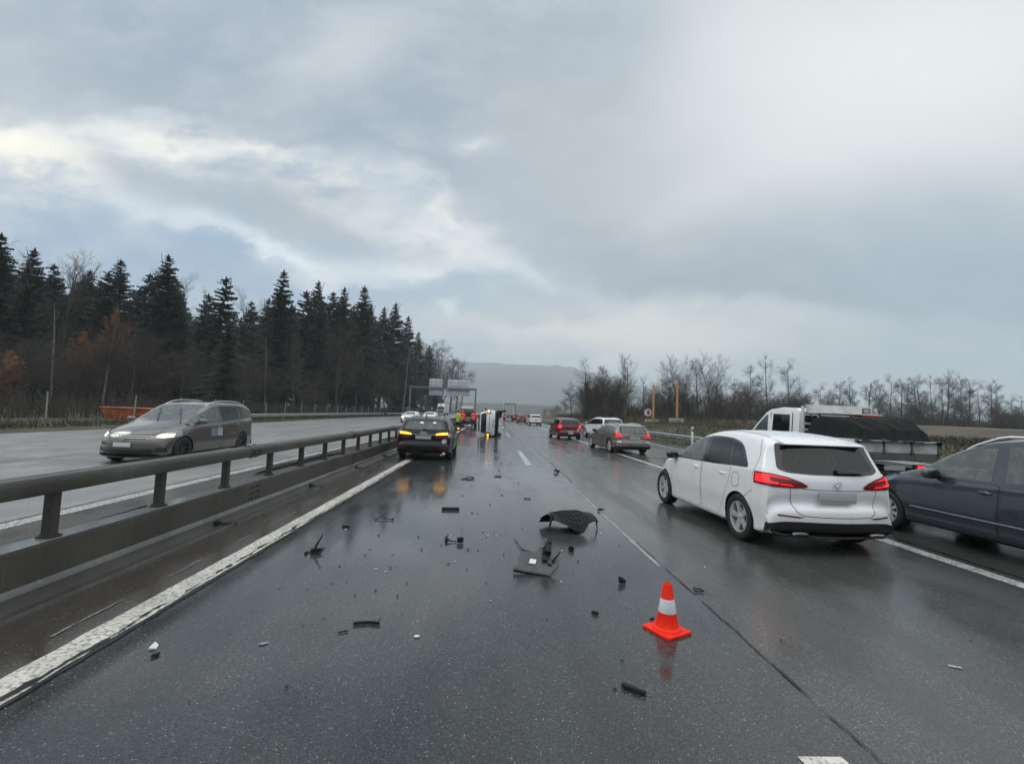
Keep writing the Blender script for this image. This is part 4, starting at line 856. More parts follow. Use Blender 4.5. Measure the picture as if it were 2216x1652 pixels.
# ---- red small hatchback
S = dict(top=[(1.85, .22), (1.93, .3), (1.95, .5), (1.88, .68), (1.7, .82), (1.2, .98), (.98, 1.03), (.5, 1.28), (.15, 1.43), (-.3, 1.51), (-.9, 1.525), (-1.4, 1.48), (-1.62, 1.43), (-1.72, 1.30), (-1.82, 1.05), (-1.86, .95), (-1.88, .80), (-1.87, .66), (-1.94, .58), (-1.95, .42), (-1.9, .26)],
         w=[(-1.95, .76), (-1.7, .82), (-1.2, .845), (1.2, .845), (1.6, .79), (1.95, .62)], belt=[(-1.9, 1.05), (-1.2, 1.03), (.8, .95), (1.9, .75)], zb=[(-1.9, .27), (-1.5, .2), (1.6, .2), (1.9, .22)],
         bow=[(-1.9, .15), (-1.5, .10), (-.9, 0), (.3, -.02), (.9, -.15), (1.9, -.38)], tum=.27, ns=110)
c, e = std_car('red_hatchback', 'dark red small hatchback with brake lights lit and a white oval sticker on its tailgate', dict(S=S, loc=(5.40, 34.35, 0), rz=5.0, paint=P_red, wheels=(.30, .735, (1.25, -1.25), 'multi'),
    dlo=[(1.0, .99), (.5, 1.2), (.15, 1.34), (-.3, 1.41), (-1.0, 1.41), (-1.35, 1.36), (-1.5, 1.10), (-.4, 1.03)], glass=[[(.9, 1.0), (.48, 1.185), (.15, 1.315), (-.2, 1.37), (-.2, 1.03)], [(-.28, 1.035), (-.26, 1.38), (-1.0, 1.38), (-1.28, 1.33), (-1.4, 1.11)]], gm=[M_glass, M_glass],
    doors=[([(.9, .95), (.92, .4), (.85, .28), (-.22, .28), (-.24, 1.0)], -.05, .86), ([(-.27, 1.0), (-.25, .28), (-.7, .28), (-.88, .55), (-1.05, .85), (-1.1, 1.05)], -.9, .9)],
    rear=[(-.60, 1.425), (.60, 1.425), (.66, 1.06), (.55, 1.03), (-.55, 1.03), (-.66, 1.06)], rglass=[(-.55, 1.39), (.55, 1.39), (.61, 1.08), (.5, 1.06), (-.5, 1.06), (-.61, 1.08)],
    lamps=[('tail_light', -1, [(.62, .80), (.60, .98), (.70, 1.03), (.86, 1.03), (.86, .82), (.74, .78)], M_redbrt, -1.5, .010)],
    panels=[('rear_skirt', -1, [(-.85, .24), (.85, .24), (.8, .40), (-.8, .40)], M_trim, .008)], plate=(-1.965, .50, .36, .24), mirror=(.80, .70, 1.03, P_red, .95),
    seams=[[[(-.62, .98), (-.60, .68), (-.5, .62), (.5, .62), (.60, .68), (.62, .98)]]]))
c.part('oval_sticker', [([(.57+.09*cos(2*pi*k/20), .71+.065*sin(2*pi*k/20)) for k in range(20)], 'y', -1)], PM('sticker_white', (.7, .72, .74), .4), off=.006, nmin=-.5)
m = MB()
for a in (90, 210, 330):
    d = Vector((cos(R(a)), sin(R(a)))); n = Vector((-d.y, d.x)); P = [d*.004, d*.03+n*.017, d*.056, d*.03-n*.017]
    m.add([(q.x, -1.895, .92+q.y) for q in P]+[(q.x, -1.885, .92+q.y) for q in P], [(0, 1, 2, 3), (7, 6, 5, 4), (0, 1, 5, 4), (1, 2, 6, 5), (2, 3, 7, 6), (3, 0, 4, 7)])
m.build('three_diamond_emblem', M_chrome, e, 30)
# ---- white SUV hidden behind the bronze estate
S_suv = dict(top=[(2.20, .3), (2.30, .38), (2.33, .6), (2.30, .82), (2.1, .95), (1.3, 1.08), (1.05, 1.13), (.6, 1.42), (.25, 1.58), (-.3, 1.66), (-1.2, 1.67), (-1.9, 1.63), (-2.1, 1.57), (-2.22, 1.3), (-2.30, 1.1), (-2.33, .9), (-2.32, .7), (-2.36, .62), (-2.36, .45), (-2.30, .33)],
         w=[(-2.36, .84), (-2.1, .90), (-1.5, .94), (1.5, .94), (2.0, .88), (2.33, .74)], belt=[(-2.4, 1.16), (-1.5, 1.13), (1.0, 1.06), (2.4, .9)], zb=[(-2.4, .35), (-1.9, .28), (1.9, .28), (2.4, .32)], bow=[(-2.4, .13), (-1.8, .05), (-1, 0), (.3, 0), (1.0, -.12), (2.4, -.35)], tum=.27, ns=90)
suv = dict(S=S_suv, paint=P_white, wheels=(.37, .82, (1.42, -1.42), 'five'), dlo=[(.95, 1.08), (.5, 1.32), (.2, 1.47), (-.3, 1.545), (-1.6, 1.55), (-2.0, 1.48), (-2.1, 1.2), (-2.05, 1.15)],
    glass=[[(.85, 1.095), (.48, 1.30), (.2, 1.445), (-.25, 1.51), (-.27, 1.12)], [(-.34, 1.12), (-.32, 1.515), (-1.15, 1.52), (-1.2, 1.145)], [(-1.27, 1.15), (-1.22, 1.52), (-1.6, 1.515), (-1.93, 1.45), (-2.02, 1.2)]], gm=[M_glass, M_glass, M_glass],
    doors=[([(.98, 1.06), (1.0, .5), (.92, .36), (-.27, .36), (-.30, 1.1)], -.1, .96), ([(-.33, 1.1), (-.31, .36), (-.85, .36), (-1.02, .6), (-1.2, .9), (-1.25, 1.12)], -1.0, .98)],
    rear=[(-.66, 1.53), (.66, 1.53), (.74, 1.18), (-.74, 1.18)], lamps=[('tail_light', -1, [(.55, .98), (.55, 1.06), (.98, 1.12), (.98, .96)], M_redlit, -1.9, .010)], panels=[('rear_skirt', -1, [(-.9, .3), (.9, .3), (.88, .5), (-.88, .5)], M_trim, .008)], plate=(-2.35, .82, .52, .12), mirror=(.87, .75, 1.15, P_white, 1.1), rails=(.62, .2, -1.9, 1.63, .04, M_alloy))
std_car('white_suv', 'white SUV partly hidden behind the grey bronze estate car, in the outer lane', dict(suv, loc=(8.95, 37.3, 0), rz=9))
std_car('white_suv', 'far white SUV with red tail lights, ahead beside a dark red car', dict(suv, loc=(6.5, 72, 0), rz=4))
std_car('red_estate_car', 'far dark red car just left of the far white SUV', dict(S=S, loc=(5.35, 84, 0), rz=3, paint=P_red, wheels=(.30, .735, (1.25, -1.25), 'multi'), rear=[(-.60, 1.425), (.60, 1.425), (.66, 1.06), (-.66, 1.06)], lamps=[('tail_light', -1, [(.55, .82), (.55, .98), (.86, 1.0), (.86, .82)], M_redlit, -1.5, .010)], panels=[('rear_skirt', -1, [(-.85, .24), (.85, .24), (.8, .40), (-.8, .40)], M_trim, .008)], plate=(-1.965, .6, .5, .12)))
std_car('dark_van', 'far dark van ahead in the right lane between lorry and red car', dict(S=dict(S_suv, tum=.12), loc=(6.7, 118, 0), rz=1, paint=P_slate, wheels=(.37, .82, (1.42, -1.42), 'dark'), rear=[(-.70, 1.53), (.70, 1.53), (.76, 1.1), (-.76, 1.1)], lamps=[('tail_light', -1, [(.75, .85), (.75, 1.1), (.98, 1.1), (.98, .85)], M_red, -1.9, .010)], plate=(-2.35, .82, .52, .12)))
# ---- slate blue saloon passing on the right
S = dict(top=[(2.18, .2), (2.28, .3), (2.30, .52), (2.22, .70), (2.0, .84), (1.5, .98), (1.2, 1.05), (.95, 1.13), (.56, 1.36), (.0, 1.59), (-.5, 1.66), (-1.1, 1.68), (-1.7, 1.62), (-2.0, 1.4), (-2.18, 1.10), (-2.24, 1.0), (-2.26, .7), (-2.28, .5), (-2.2, .25)],
         w=[(-2.28, .72), (-2.0, .86), (-1.4, .895), (1.4, .895), (1.85, .83), (2.30, .64)], belt=[(-2.3, 1.02), (-1.3, .99), (.9, .93), (1.5, .90), (2.3, .72)], zb=[(-2.3, .26), (-1.9, .2), (1.9, .19), (2.3, .2)], bow=[(-2.3, .25), (-1.4, .08), (0, 0), (.9, -.18), (2.3, -.45)], tum=.33, ns=140)
c, e = std_car('slate_saloon', 'slate blue car passing on the right edge, beyond the white hatchback', dict(S=S, loc=(7.72, 6.42, 0), rz=2.0, paint=P_slate, wheels=(.325, .79, (1.36, -1.36), 'ten'),
    dlo=[(1.15, .98), (.95, 1.06), (.55, 1.26), (.02, 1.47), (-.5, 1.55), (-1.2, 1.56), (-1.7, 1.45), (-1.75, 1.05), (0, .99)], framem=P_slate,
    glass=[[(1.06, 1.0), (.92, 1.065), (.74, 1.15), (.72, 1.0)], [(.64, 1.0), (.655, 1.19), (.50, 1.265), (.02, 1.45), (-.22, 1.49), (-.25, 1.02)], [(-.42, 1.03), (-.36, 1.51), (-1.2, 1.525), (-1.6, 1.43), (-1.6, 1.06)]], gm=[M_glass2, M_glass2, M_glass2],
    doors=[([(.80, .96), (.80, .36), (.74, .27), (-.33, .27), (-.36, .985)], -.2, .86), ([(-.39, .97), (-.36, .27), (-.78, .27), (-.98, .55), (-1.12, .85), (-1.2, 1.0)], -1.0, .87)],
    side=[([(.90, .475), (-.95, .475), (-.95, .49), (.90, .49)], M_alloy)], lamps=[('headlight', 1, [(.5, .58), (.6, .72), (.98, .82), (.98, .66), (.75, .58)], M_headg, 1.5, .008)], panels=[('rear_skirt', -1, [(-.85, .2), (.85, .2), (.85, .35), (-.85, .35)], M_trim, .008)],
    mirror=(.84, .48, 1.03, P_slate, 1.05), rails=(.60, .25, -1.7, 1.60, .075, P_white)))
# ---- oncoming cars behind the dark estate
for nm, lb, x, y, pnt in (('silver_estate_car', 'oncoming silver car with a lit headlight, its roof showing left over the dark estate car', -10.4, 60, P_silver), ('pale_saloon', 'oncoming pale car, only its roof showing over the middle of the dark estate car', -9.0, 68, P_silver)):
    std_car(nm, lb, dict(S=dict(S_est, ns=70, sub=1), loc=(x, y, 0), rz=180, paint=pnt, wheels=(.345, .815, (1.52, -1.40), 'multi'), front=[(-.72, 1.05), (-.52, 1.36), (.52, 1.36), (.72, 1.05)],
        lamps=[('headlight', 1, [(.50, .62), (.50, .76), (.95, .80), (.95, .65)], M_head, 1.6, .012)], panels=[('grille', 1, [(-.45, .5), (.45, .5), (.45, .7), (-.45, .7)], M_gloss, .006)], plate=(2.45, .5, .5, .12, M_platew), mirror=(.86, .72, 1.0, pnt, 1.0)))
# ---- silver car lying on its left side across the passing lane
S = dict(top=[(1.95, .24), (2.03, .3), (2.05, .55), (1.98, .74), (1.8, .88), (1.3, 1.02), (1.08, 1.08), (.6, 1.34), (.2, 1.50), (-.3, 1.58), (-1.0, 1.59), (-1.6, 1.54), (-1.80, 1.47), (-1.88, 1.40), (-1.97, 1.15), (-2.03, 1.02), (-2.06, .9), (-2.05, .70), (-2.10, .62), (-2.10, .45), (-2.04, .3)],
         w=[(-2.1, .80), (-1.8, .86), (-1.3, .885), (1.3, .885), (1.7, .82), (2.05, .66)], belt=[(-2.1, 1.06), (-1.2, 1.04), (.9, .98), (2.0, .8)], zb=[(-2.1, .32), (-1.7, .25), (1.7, .25), (2.0, .26)], bow=[(-2.1, .13), (-1.6, .08), (-.9, 0), (.3, 0), (1.0, -.12), (2.0, -.36)], tum=.33, ns=110)
c, e = std_car('overturned_car', 'silver car lying on its side with amber hazard lights, its wheels to the right', dict(S=S, loc=(.66, 34.9, .94), rot=(0, R(-90), R(2.5)), paint=P_silver, wheels=(.32, .76, (1.30, -1.28), 'multi'),
    dlo=[(1.0, 1.03), (.55, 1.26), (.2, 1.41), (-.3, 1.48), (-1.2, 1.48), (-1.6, 1.40), (-1.7, 1.12)], glass=[[(.9, 1.05), (.53, 1.24), (.2, 1.385), (-.2, 1.44), (-.2, 1.06)], [(-.28, 1.06), (-.26, 1.445), (-1.15, 1.45), (-1.5, 1.37), (-1.6, 1.13)]], gm=[M_glass, M_glass],
    doors=[([(.9, 1.0), (.92, .45), (.85, .34), (-.22, .34), (-.24, 1.03)], -.05, .9), ([(-.27, 1.03), (-.25, .34), (-.75, .34), (-.92, .6), (-1.1, .9), (-1.15, 1.05)], -.95, .92)],
    rear=[(-.58, 1.42), (.58, 1.42), (.70, 1.10), (.6, 1.07), (-.6, 1.07), (-.70, 1.10)], rglass=[(-.52, 1.39), (.52, 1.39), (.63, 1.12), (-.63, 1.12)],
    lamps=[('tail_light', -1, [(.62, .78), (.60, 1.02), (.7, 1.06), (.98, 1.06), (.98, .80)], M_red, -1.7, .008), ('hazard_light', -1, [(.70, .87), (.70, .99), (.92, .99), (.92, .87)], M_amber, -1.75, .03)],
    panels=[('rear_skirt', -1, [(-.9, .26), (.9, .26), (.9, .50), (-.9, .50)], M_trim, .010), ('tailgate_strip', -1, [(-.45, .86), (.45, .86), (.45, .89), (-.45, .89)], M_trim, .006)], plate=(-2.09, .58, .52, .13), mirror=(.84, .75, 1.05, P_silver, 1.0),
    seams=[[[(-.62, 1.0), (-.62, .66), (.62, .66), (.62, 1.0)]]]))
e.scale = (1.06, 1.06, 1.06)
for sx in (1, -1):
    m = MB(); m.path([(sx*.50, -1.75, 1.54), (sx*.53, -.9, 1.62), (sx*.52, .2, 1.56)], .03, 6); m.build('roof_rail', M_trim, e, 60)
c.part('roof_panel', [([(-.46, -1.72), (.46, -1.72), (.46, .1), (-.46, .1)], 'z', 1)], M_gloss, off=.006)
m = MB(); m.box((.0, -1.28, .32), (1.3, .12, .10)); m.box((0, -.2, .26), (.5, 2.6, .10)); m.tube((.3, -2.0, .26), (.3, -1.2, .26), .06, n=10); m.path([(.70, -1.95, .30), (.80, -1.75, .10), (.86, -1.6, -.22), (.80, -1.45, -.3)], [.05, .09, .06, .02], 6); m.box((.62, -1.9, .18), (.5, .05, .26)); m.build('underbody_frame', M_under, e, 40)
# ================================================================ white pickup truck with a tarpaulin over its load
M_tarp = PM('black_tarpaulin', (.009, .011, .011), .8, spec=.2, nz=.4, nsc=6, bump=.5, bsc=18)
M_steelw = PM('white_steel', (.62, .63, .62), .4, nz=.15, nsc=4)
M_board = PM('grey_board', (.50, .51, .51), .5, nz=.25, nsc=3)
M_dirty = PM('dirty_frame', (.10, .10, .095), .6, nz=.4, nsc=5)
def pickup():
    e = empty('pickup_truck', (9.22, 12.95, 0), R(.5), 'white double cab dropside truck with a black tarpaulin over its load, behind the white hatchback', 'truck')
    tx = lambda x, z: x*(1-.09*max(0, (z-1.15)))
    def cabprism(poly, x0, x1, name, mat, bev=0.0, par=e):
        m = MB(); n = len(poly)
        m.add([(tx(x0, z), y, z) for y, z in poly]+[(tx(x1, z), y, z) for y, z in poly], [tuple(range(n))[::-1], tuple(range(n, 2*n))]+[(i, (i+1) % n, n+(i+1) % n, n+i) for i in range(n)])
        return m.build(name, mat, par, 40, bevel=bev)
    cabp = [(-.66, .55), (-.70, 1.2), (-.66, 2.08), (-.55, 2.16), (.10, 2.19), (.62, 2.14), (.85, 2.05), (1.35, 1.66), (1.78, 1.28), (2.5, 1.12), (2.72, .95), (2.76, .5)]
    cabprism(cabp, -.93, .93, 'cab', P_white, .05)
    for sx in (-1, 1):
        a, b = sx*.925, sx*.938
        cabprism([(.72, 1.29), (.74, 1.98), (.86, 1.93), (1.22, 1.66), (1.58, 1.30)], a, b, 'side_window', M_glass2, .01)
        cabprism([(-.28, 1.30), (-.26, 1.98), (.48, 2.0), (.50, 1.30)], a, b, 'side_window', M_glass, .01)
        for p in ([(.60, .7), (.58, 2.04), (.61, 2.04), (.63, .7)], [(-.40, .7), (-.40, 2.03), (-.37, 2.03), (-.37, .7)]): cabprism(p, a, sx*.933, 'door_gap', M_seam)
        handle(e, sx*.94, .68, 1.16, M_trim, .16); handle(e, sx*.94, -.28, 1.16, M_trim, .16)
        m = MB(); m.ell((sx*1.08, 1.42, 1.42), (.10, .07, .15), 12, 8, .7); m.box((sx*.97, 1.45, 1.36), (.14, .05, .05)); m.build('wing_mirror', M_trim, e, 50)
    cabprism([(.95, 1.99), (1.35, 1.68), (1.74, 1.33), (1.76, 1.36), (1.38, 1.71), (.98, 2.02)], -.74, .74, 'windscreen', M_glass2)
    m = MB(); m.box((0, -.69, 1.72), (1.5, .02, .5)); m.build('rear_cab_window', M_glass, e, bevel=.008)
    # chassis and platform
    m = MB(); m.box((-.4, -1.2, .62), (.12, 3.8, .18)); m.box((.4, -1.2, .62), (.12, 3.8, .18)); m.box((0, -1.3, .58), (.9, 2.2, .2)); m.box((0, -2.1, .45), (1.4, .12, .12)); m.build('chassis', M_under, e)
    m = MB(); m.box((0, -1.75, 1.06), (1.96, 1.96, .14)); m.box((0, -2.745, 1.06), (1.98, .03, .17)); m.build('platform', M_dirty, e, bevel=.01)
    for sx in (-1, 1):
        m = MB(); m.box((sx*.965, -1.74, 1.29), (.03, 1.92, .28)); m.box((sx*.985, -1.74, 1.24), (.012, 1.9, .02)); m.box((sx*.985, -1.74, 1.34), (.012, 1.9, .02)); m.build('side_board', M_steelw, e, bevel=.006)
    m = MB(); m.box((0, -2.735, 1.285), (1.90, .03, .27)); m.build('tailboard', M_board, e, bevel=.006)
    for x in (-.97, -.33, .33, .97):
        m = MB(); m.box((x, -2.745, 1.28), (.045, .05, .36)); m.box((x, -2.775, 1.15), (.07, .03, .06)); m.build('stake_post', M_dirty, e, bevel=.005)
    # headboard and ladder rack behind the cab
    m = MB()
    for x in (-.9, -.45, .45, .9): m.box((x, -.86, 1.68), (.06, .06, 1.06))
    for z in (1.42, 1.58, 1.74, 2.02): m.box((0, -.86, z), (1.86, .045, .06))
    m.build('headboard', M_steelw, e, 30, bevel=.006)
    m = MB(); m.box((.05, -.93, 2.14), (1.82, .05, .22)); m.box((.05, -1.1, 2.03), (1.7, .4, .03)); m.build('rack_board', M_steelw, e, 30, bevel=.006)
    m = MB(); m.box((.78, -.965, 2.13), (.22, .012, .14)); o = m.build('rack_sign', PM('sign_dark', (.06, .06, .065), .4), e); m = MB(); m.box((.78, -.974, 2.15), (.16, .006, .03)); m.box((.78, -.974, 2.10), (.16, .006, .02)); m.build('sign_stripe', M_platew, o)
    m = MB(); m.box((.62, -1.2, 1.99), (.5, .3, .05)); m.build('red_plank', PM('red_plank', (.35, .03, .03), .5), e, bevel=.01)
    m = MB(); m.path([(-.86, -.90, 2.26), (-.80, -.93, 2.1), (-.72, -.94, 1.95), (-.66, -.94, 1.82)], .012, 5); m.build('red_strap', PM('red_strap', (.4, .05, .04), .6), e, 60)
    m = MB(); m.box((-.55, -1.05, 1.75), (.22, .22, .3)); m.tube((-.45, -1.0, 1.5), (-.45, -1.0, 1.95), .03); m.build('tool_box', M_dirty, e, bevel=.01)
    # tarpaulin: one draped sheet
    nx, ny = 36, 40; vs = []; fs = []
    for j in range(ny+1):
        for i in range(nx+1):
            u = i/nx*2-1; v = j/ny; y = -2.86+v*1.95
            hz = 1.40+.52*min(1, (v/.32))**.7*(1-.25*max(0, (v-.7)/.3))
            ed = max(0, (abs(u)-.80)/.20); x = u*.99+ed*.02*u
            z = hz*(1-ed)+1.33*ed if v > .12 else min(hz, 1.42)-.03*ed
            z -= .10*ed**2
            z += .07*mnoise.noise(Vector((u*2.2, v*3, 1)))+.045*mnoise.noise(Vector((u*5, v*6, 4)))-.05*abs(mnoise.noise(Vector((u*3+v*5, v*2, 7))))
            if v < .05: z = 1.40+.05*mnoise.noise(Vector((u*4, 0, 3)))
            if v > .93: z -= .25*(v-.93)/.07
            vs.append((x*(1+.02*mnoise.noise(Vector((v*9, u, 2)))), y, max(z, 1.33-.22*abs(mnoise.noise(Vector((v*6, 9, u*3)))))))
    fs = [(j*(nx+1)+i, j*(nx+1)+i+1, (j+1)*(nx+1)+i+1, (j+1)*(nx+1)+i) for j in range(ny) for i in range(nx)]
    m = MB(); m.add(vs, fs); m.build('tarpaulin', M_tarp, e, 180)
    for sx in (-1, 1):
        m = MB(); m.box((sx*.70, -2.62, .83), (.42, .06, .13)); o = m.build('tail_light', M_red, e, bevel=.01)
        m = MB(); m.box((sx*.72, -2.655, .83), (.11, .02, .08)); m.box((sx*.60, -2.655, .83), (.08, .02, .08)); m.build('lamp_glow', M_redbrt, o, bevel=.008)
        m = MB(); m.box((sx*.72, -2.2, .42), (.30, .02, .42)); m.build('mud_flap', M_trim, e)
        m = MB(); m.prism([(-2.35, .80), (-1.45, .80), (-1.4, .72), (-2.4, .72)], sx*.55, sx*.93, 'X'); m.build('mudguard', M_trim, e)
    plate(e, -2.66, .80, .5, .11); m = MB(); m.box((0, -2.62, .66), (1.7, .06, .12)); m.build('rear_bumper', M_trim, e, bevel=.01)
    wheels(e, .80, (1.85, -1.9), .345, .22, None, 'dark')
pickup()
# ================================================================ lorries far away
def far_lorry():
    e = empty('box_lorry', (4.05, 106, 0), R(.4), 'far box lorry from behind, grey doors in a dark frame, beside the overturned car', 'lorry')
    m = MB(); m.box((0, 6, 2.5), (2.5, 12, 2.75)); m.build('cargo_box', M_steelw, e, bevel=.03)
    m = MB()
    for x in (-1.2, 1.2): m.box((x, -.03, 2.5), (.12, .06, 2.75))
    m.box((0, -.03, 3.82), (2.5, .06, .14)); m.box((0, -.03, 1.2), (2.5, .06, .14)); m.build('door_frame', M_under, e)
    for x in (-.58, .58):
        m = MB(); m.box((x, -.02, 2.52), (1.10, .03, 2.48)); o = m.build('rear_door', M_board, e); m = MB(); m.tube((x*.5, -.05, 1.3), (x*.5, -.05, 3.7), .03); m.build('lock_bar', M_dirty, o)
    m = MB(); m.box((0, .1, .85), (2.3, .2, .35)); m.box((0, .02, .5), (2.3, .1, .16)); m.build('underrun_bar', P_slate, e)
    for x in (-1, 1): m = MB(); m.box((x, -.01, .88), (.5, .06, .22)); m.build('tail_light', M_redlit, e, bevel=.02)
    plate(e, -.03, .86, .5, .14); wheels(e, 1.02, (2.2, 3.5, 9.5), .5, .3, .3, 'dark')
far_lorry()
def white_lorry():
    e = empty('white_lorry', (-16.6, 152, 0), R(180), 'oncoming white lorry with a tall cab and grey trailer, below the road sign gantry', 'lorry')
    m = MB(); m.hexa([(-1.25, -.3, .9), (1.25, -.3, .9), (1.25, 1.6, .9), (-1.25, 1.6, .9), (-1.22, -.3, 3.1), (1.22, -.3, 3.1), (1.22, 1.45, 3.1), (-1.22, 1.45, 3.1)]); m.build('cab', P_white, e, bevel=.08)
    m = MB(); m.hexa([(-1.2, -.6, 3.1), (1.2, -.6, 3.1), (1.15, 1.3, 3.1), (-1.15, 1.3, 3.1), (-1.1, -.6, 3.95), (1.1, -.6, 3.95), (1.0, .5, 3.9), (-1.0, .5, 3.9)]); m.build('roof_fairing', P_white, e, bevel=.1)
    m = MB(); m.hexa([(-1.1, 1.55, 1.95), (1.1, 1.55, 1.95), (1.1, 1.59, 1.95), (-1.1, 1.59, 1.95), (-1.08, 1.47, 2.95), (1.08, 1.47, 2.95), (1.08, 1.52, 2.95), (-1.08, 1.52, 2.95)]); m.build('windscreen', M_glass2, e)
    m = MB(); m.box((0, 1.62, 1.3), (1.9, .05, .9)); m.build('grille', M_dirty, e); m = MB(); m.box((0, 1.55, .62), (2.4, .3, .5)); m.build('bumper', M_board, e, bevel=.05)
    m = MB(); m.box((0, 1.05, 3.5), (.7, .5, .16)); m.build('sun_visor', M_trim, e)
    for x in (-.9, .9): m = MB(); m.box((x, 1.72, .7), (.4, .04, .2)); m.build('headlight', M_headg, e)
    m = MB(); m.box((0, -7.4, 2.4), (2.5, 13, 2.9)); m.build('trailer', M_board, e, bevel=.04); wheels(e, 1.0, (.6, -2.6, -10, -11.3), .5, .3, .3, 'dark')
white_lorry()
# ================================================================ rescue van, people
M_navy = PM('navy_paint', (.012, .016, .028), .3, coat=.6)
S = dict(top=[(2.3, .3), (2.4, .5), (2.38, .8), (2.1, 1.0), (1.7, 1.12), (1.0, 1.75), (.6, 1.92), (-.5, 1.98), (-1.9, 1.96), (-2.3, 1.9), (-2.38, 1.7), (-2.42, 1.1), (-2.43, .7), (-2.47, .55), (-2.45, .35)],
         w=[(-2.47, .90), (-2.2, .95), (1.7, .95), (2.4, .78)], belt=[(-2.4, 1.15), (2.4, 1.0)], zb=[(-2.4, .32), (2.4, .28)], bow=[(-2.4, .08), (-1.8, .0), (1, 0), (2.4, -.3)], tum=.13, ns=80)
c, e = std_car('rescue_van', 'dark blue rescue van with a white roof box, behind the people in orange jackets', dict(S=S, cat='van', loc=(-2.62, 52.3, 0), rz=1, paint=M_navy, wheels=(.34, .83, (1.5, -1.5), 'dark'),
    rear=[(-.72, 1.78), (.72, 1.78), (.78, 1.15), (-.78, 1.15)], lamps=[('tail_light', -1, [(.80, .95), (.80, 1.2), (.98, 1.2), (.98, .95)], M_red, -2.1, .01), ('hazard_light', -1, [(.80, 1.2), (.80, 1.42), (.96, 1.42), (.96, 1.2)], M_amber, -2.1, .012)], plate=(-2.47, .8, .52, .12), mirror=(.92, 1.2, 1.25, M_trim, 1.2),
    panels=[('reflective_stripe', -1, [(-.85, .98), (.75, .98), (.75, 1.08), (-.85, 1.08)], M_refl, .008)]))
m = MB(); m.box((-.1, -1.9, 2.12), (1.3, .7, .28)); m.build('roof_box', P_white, e, bevel=.05)
M_skin = PM('skin', (.45, .27, .2), .5); M_orange = PM('orange_jacket', (.95, .10, .035), .7, nz=.15, nsc=9); M_lime = PM('lime_jacket', (.42, .62, .05), .7, nz=.15, nsc=9)
M_trous = PM('dark_trousers', (.012, .015, .025), .8, nz=.3, nsc=9); M_hair = PM('dark_hair', (.02, .015, .012), .6); M_shoe = PM('black_boot', (.01, .01, .01), .5)
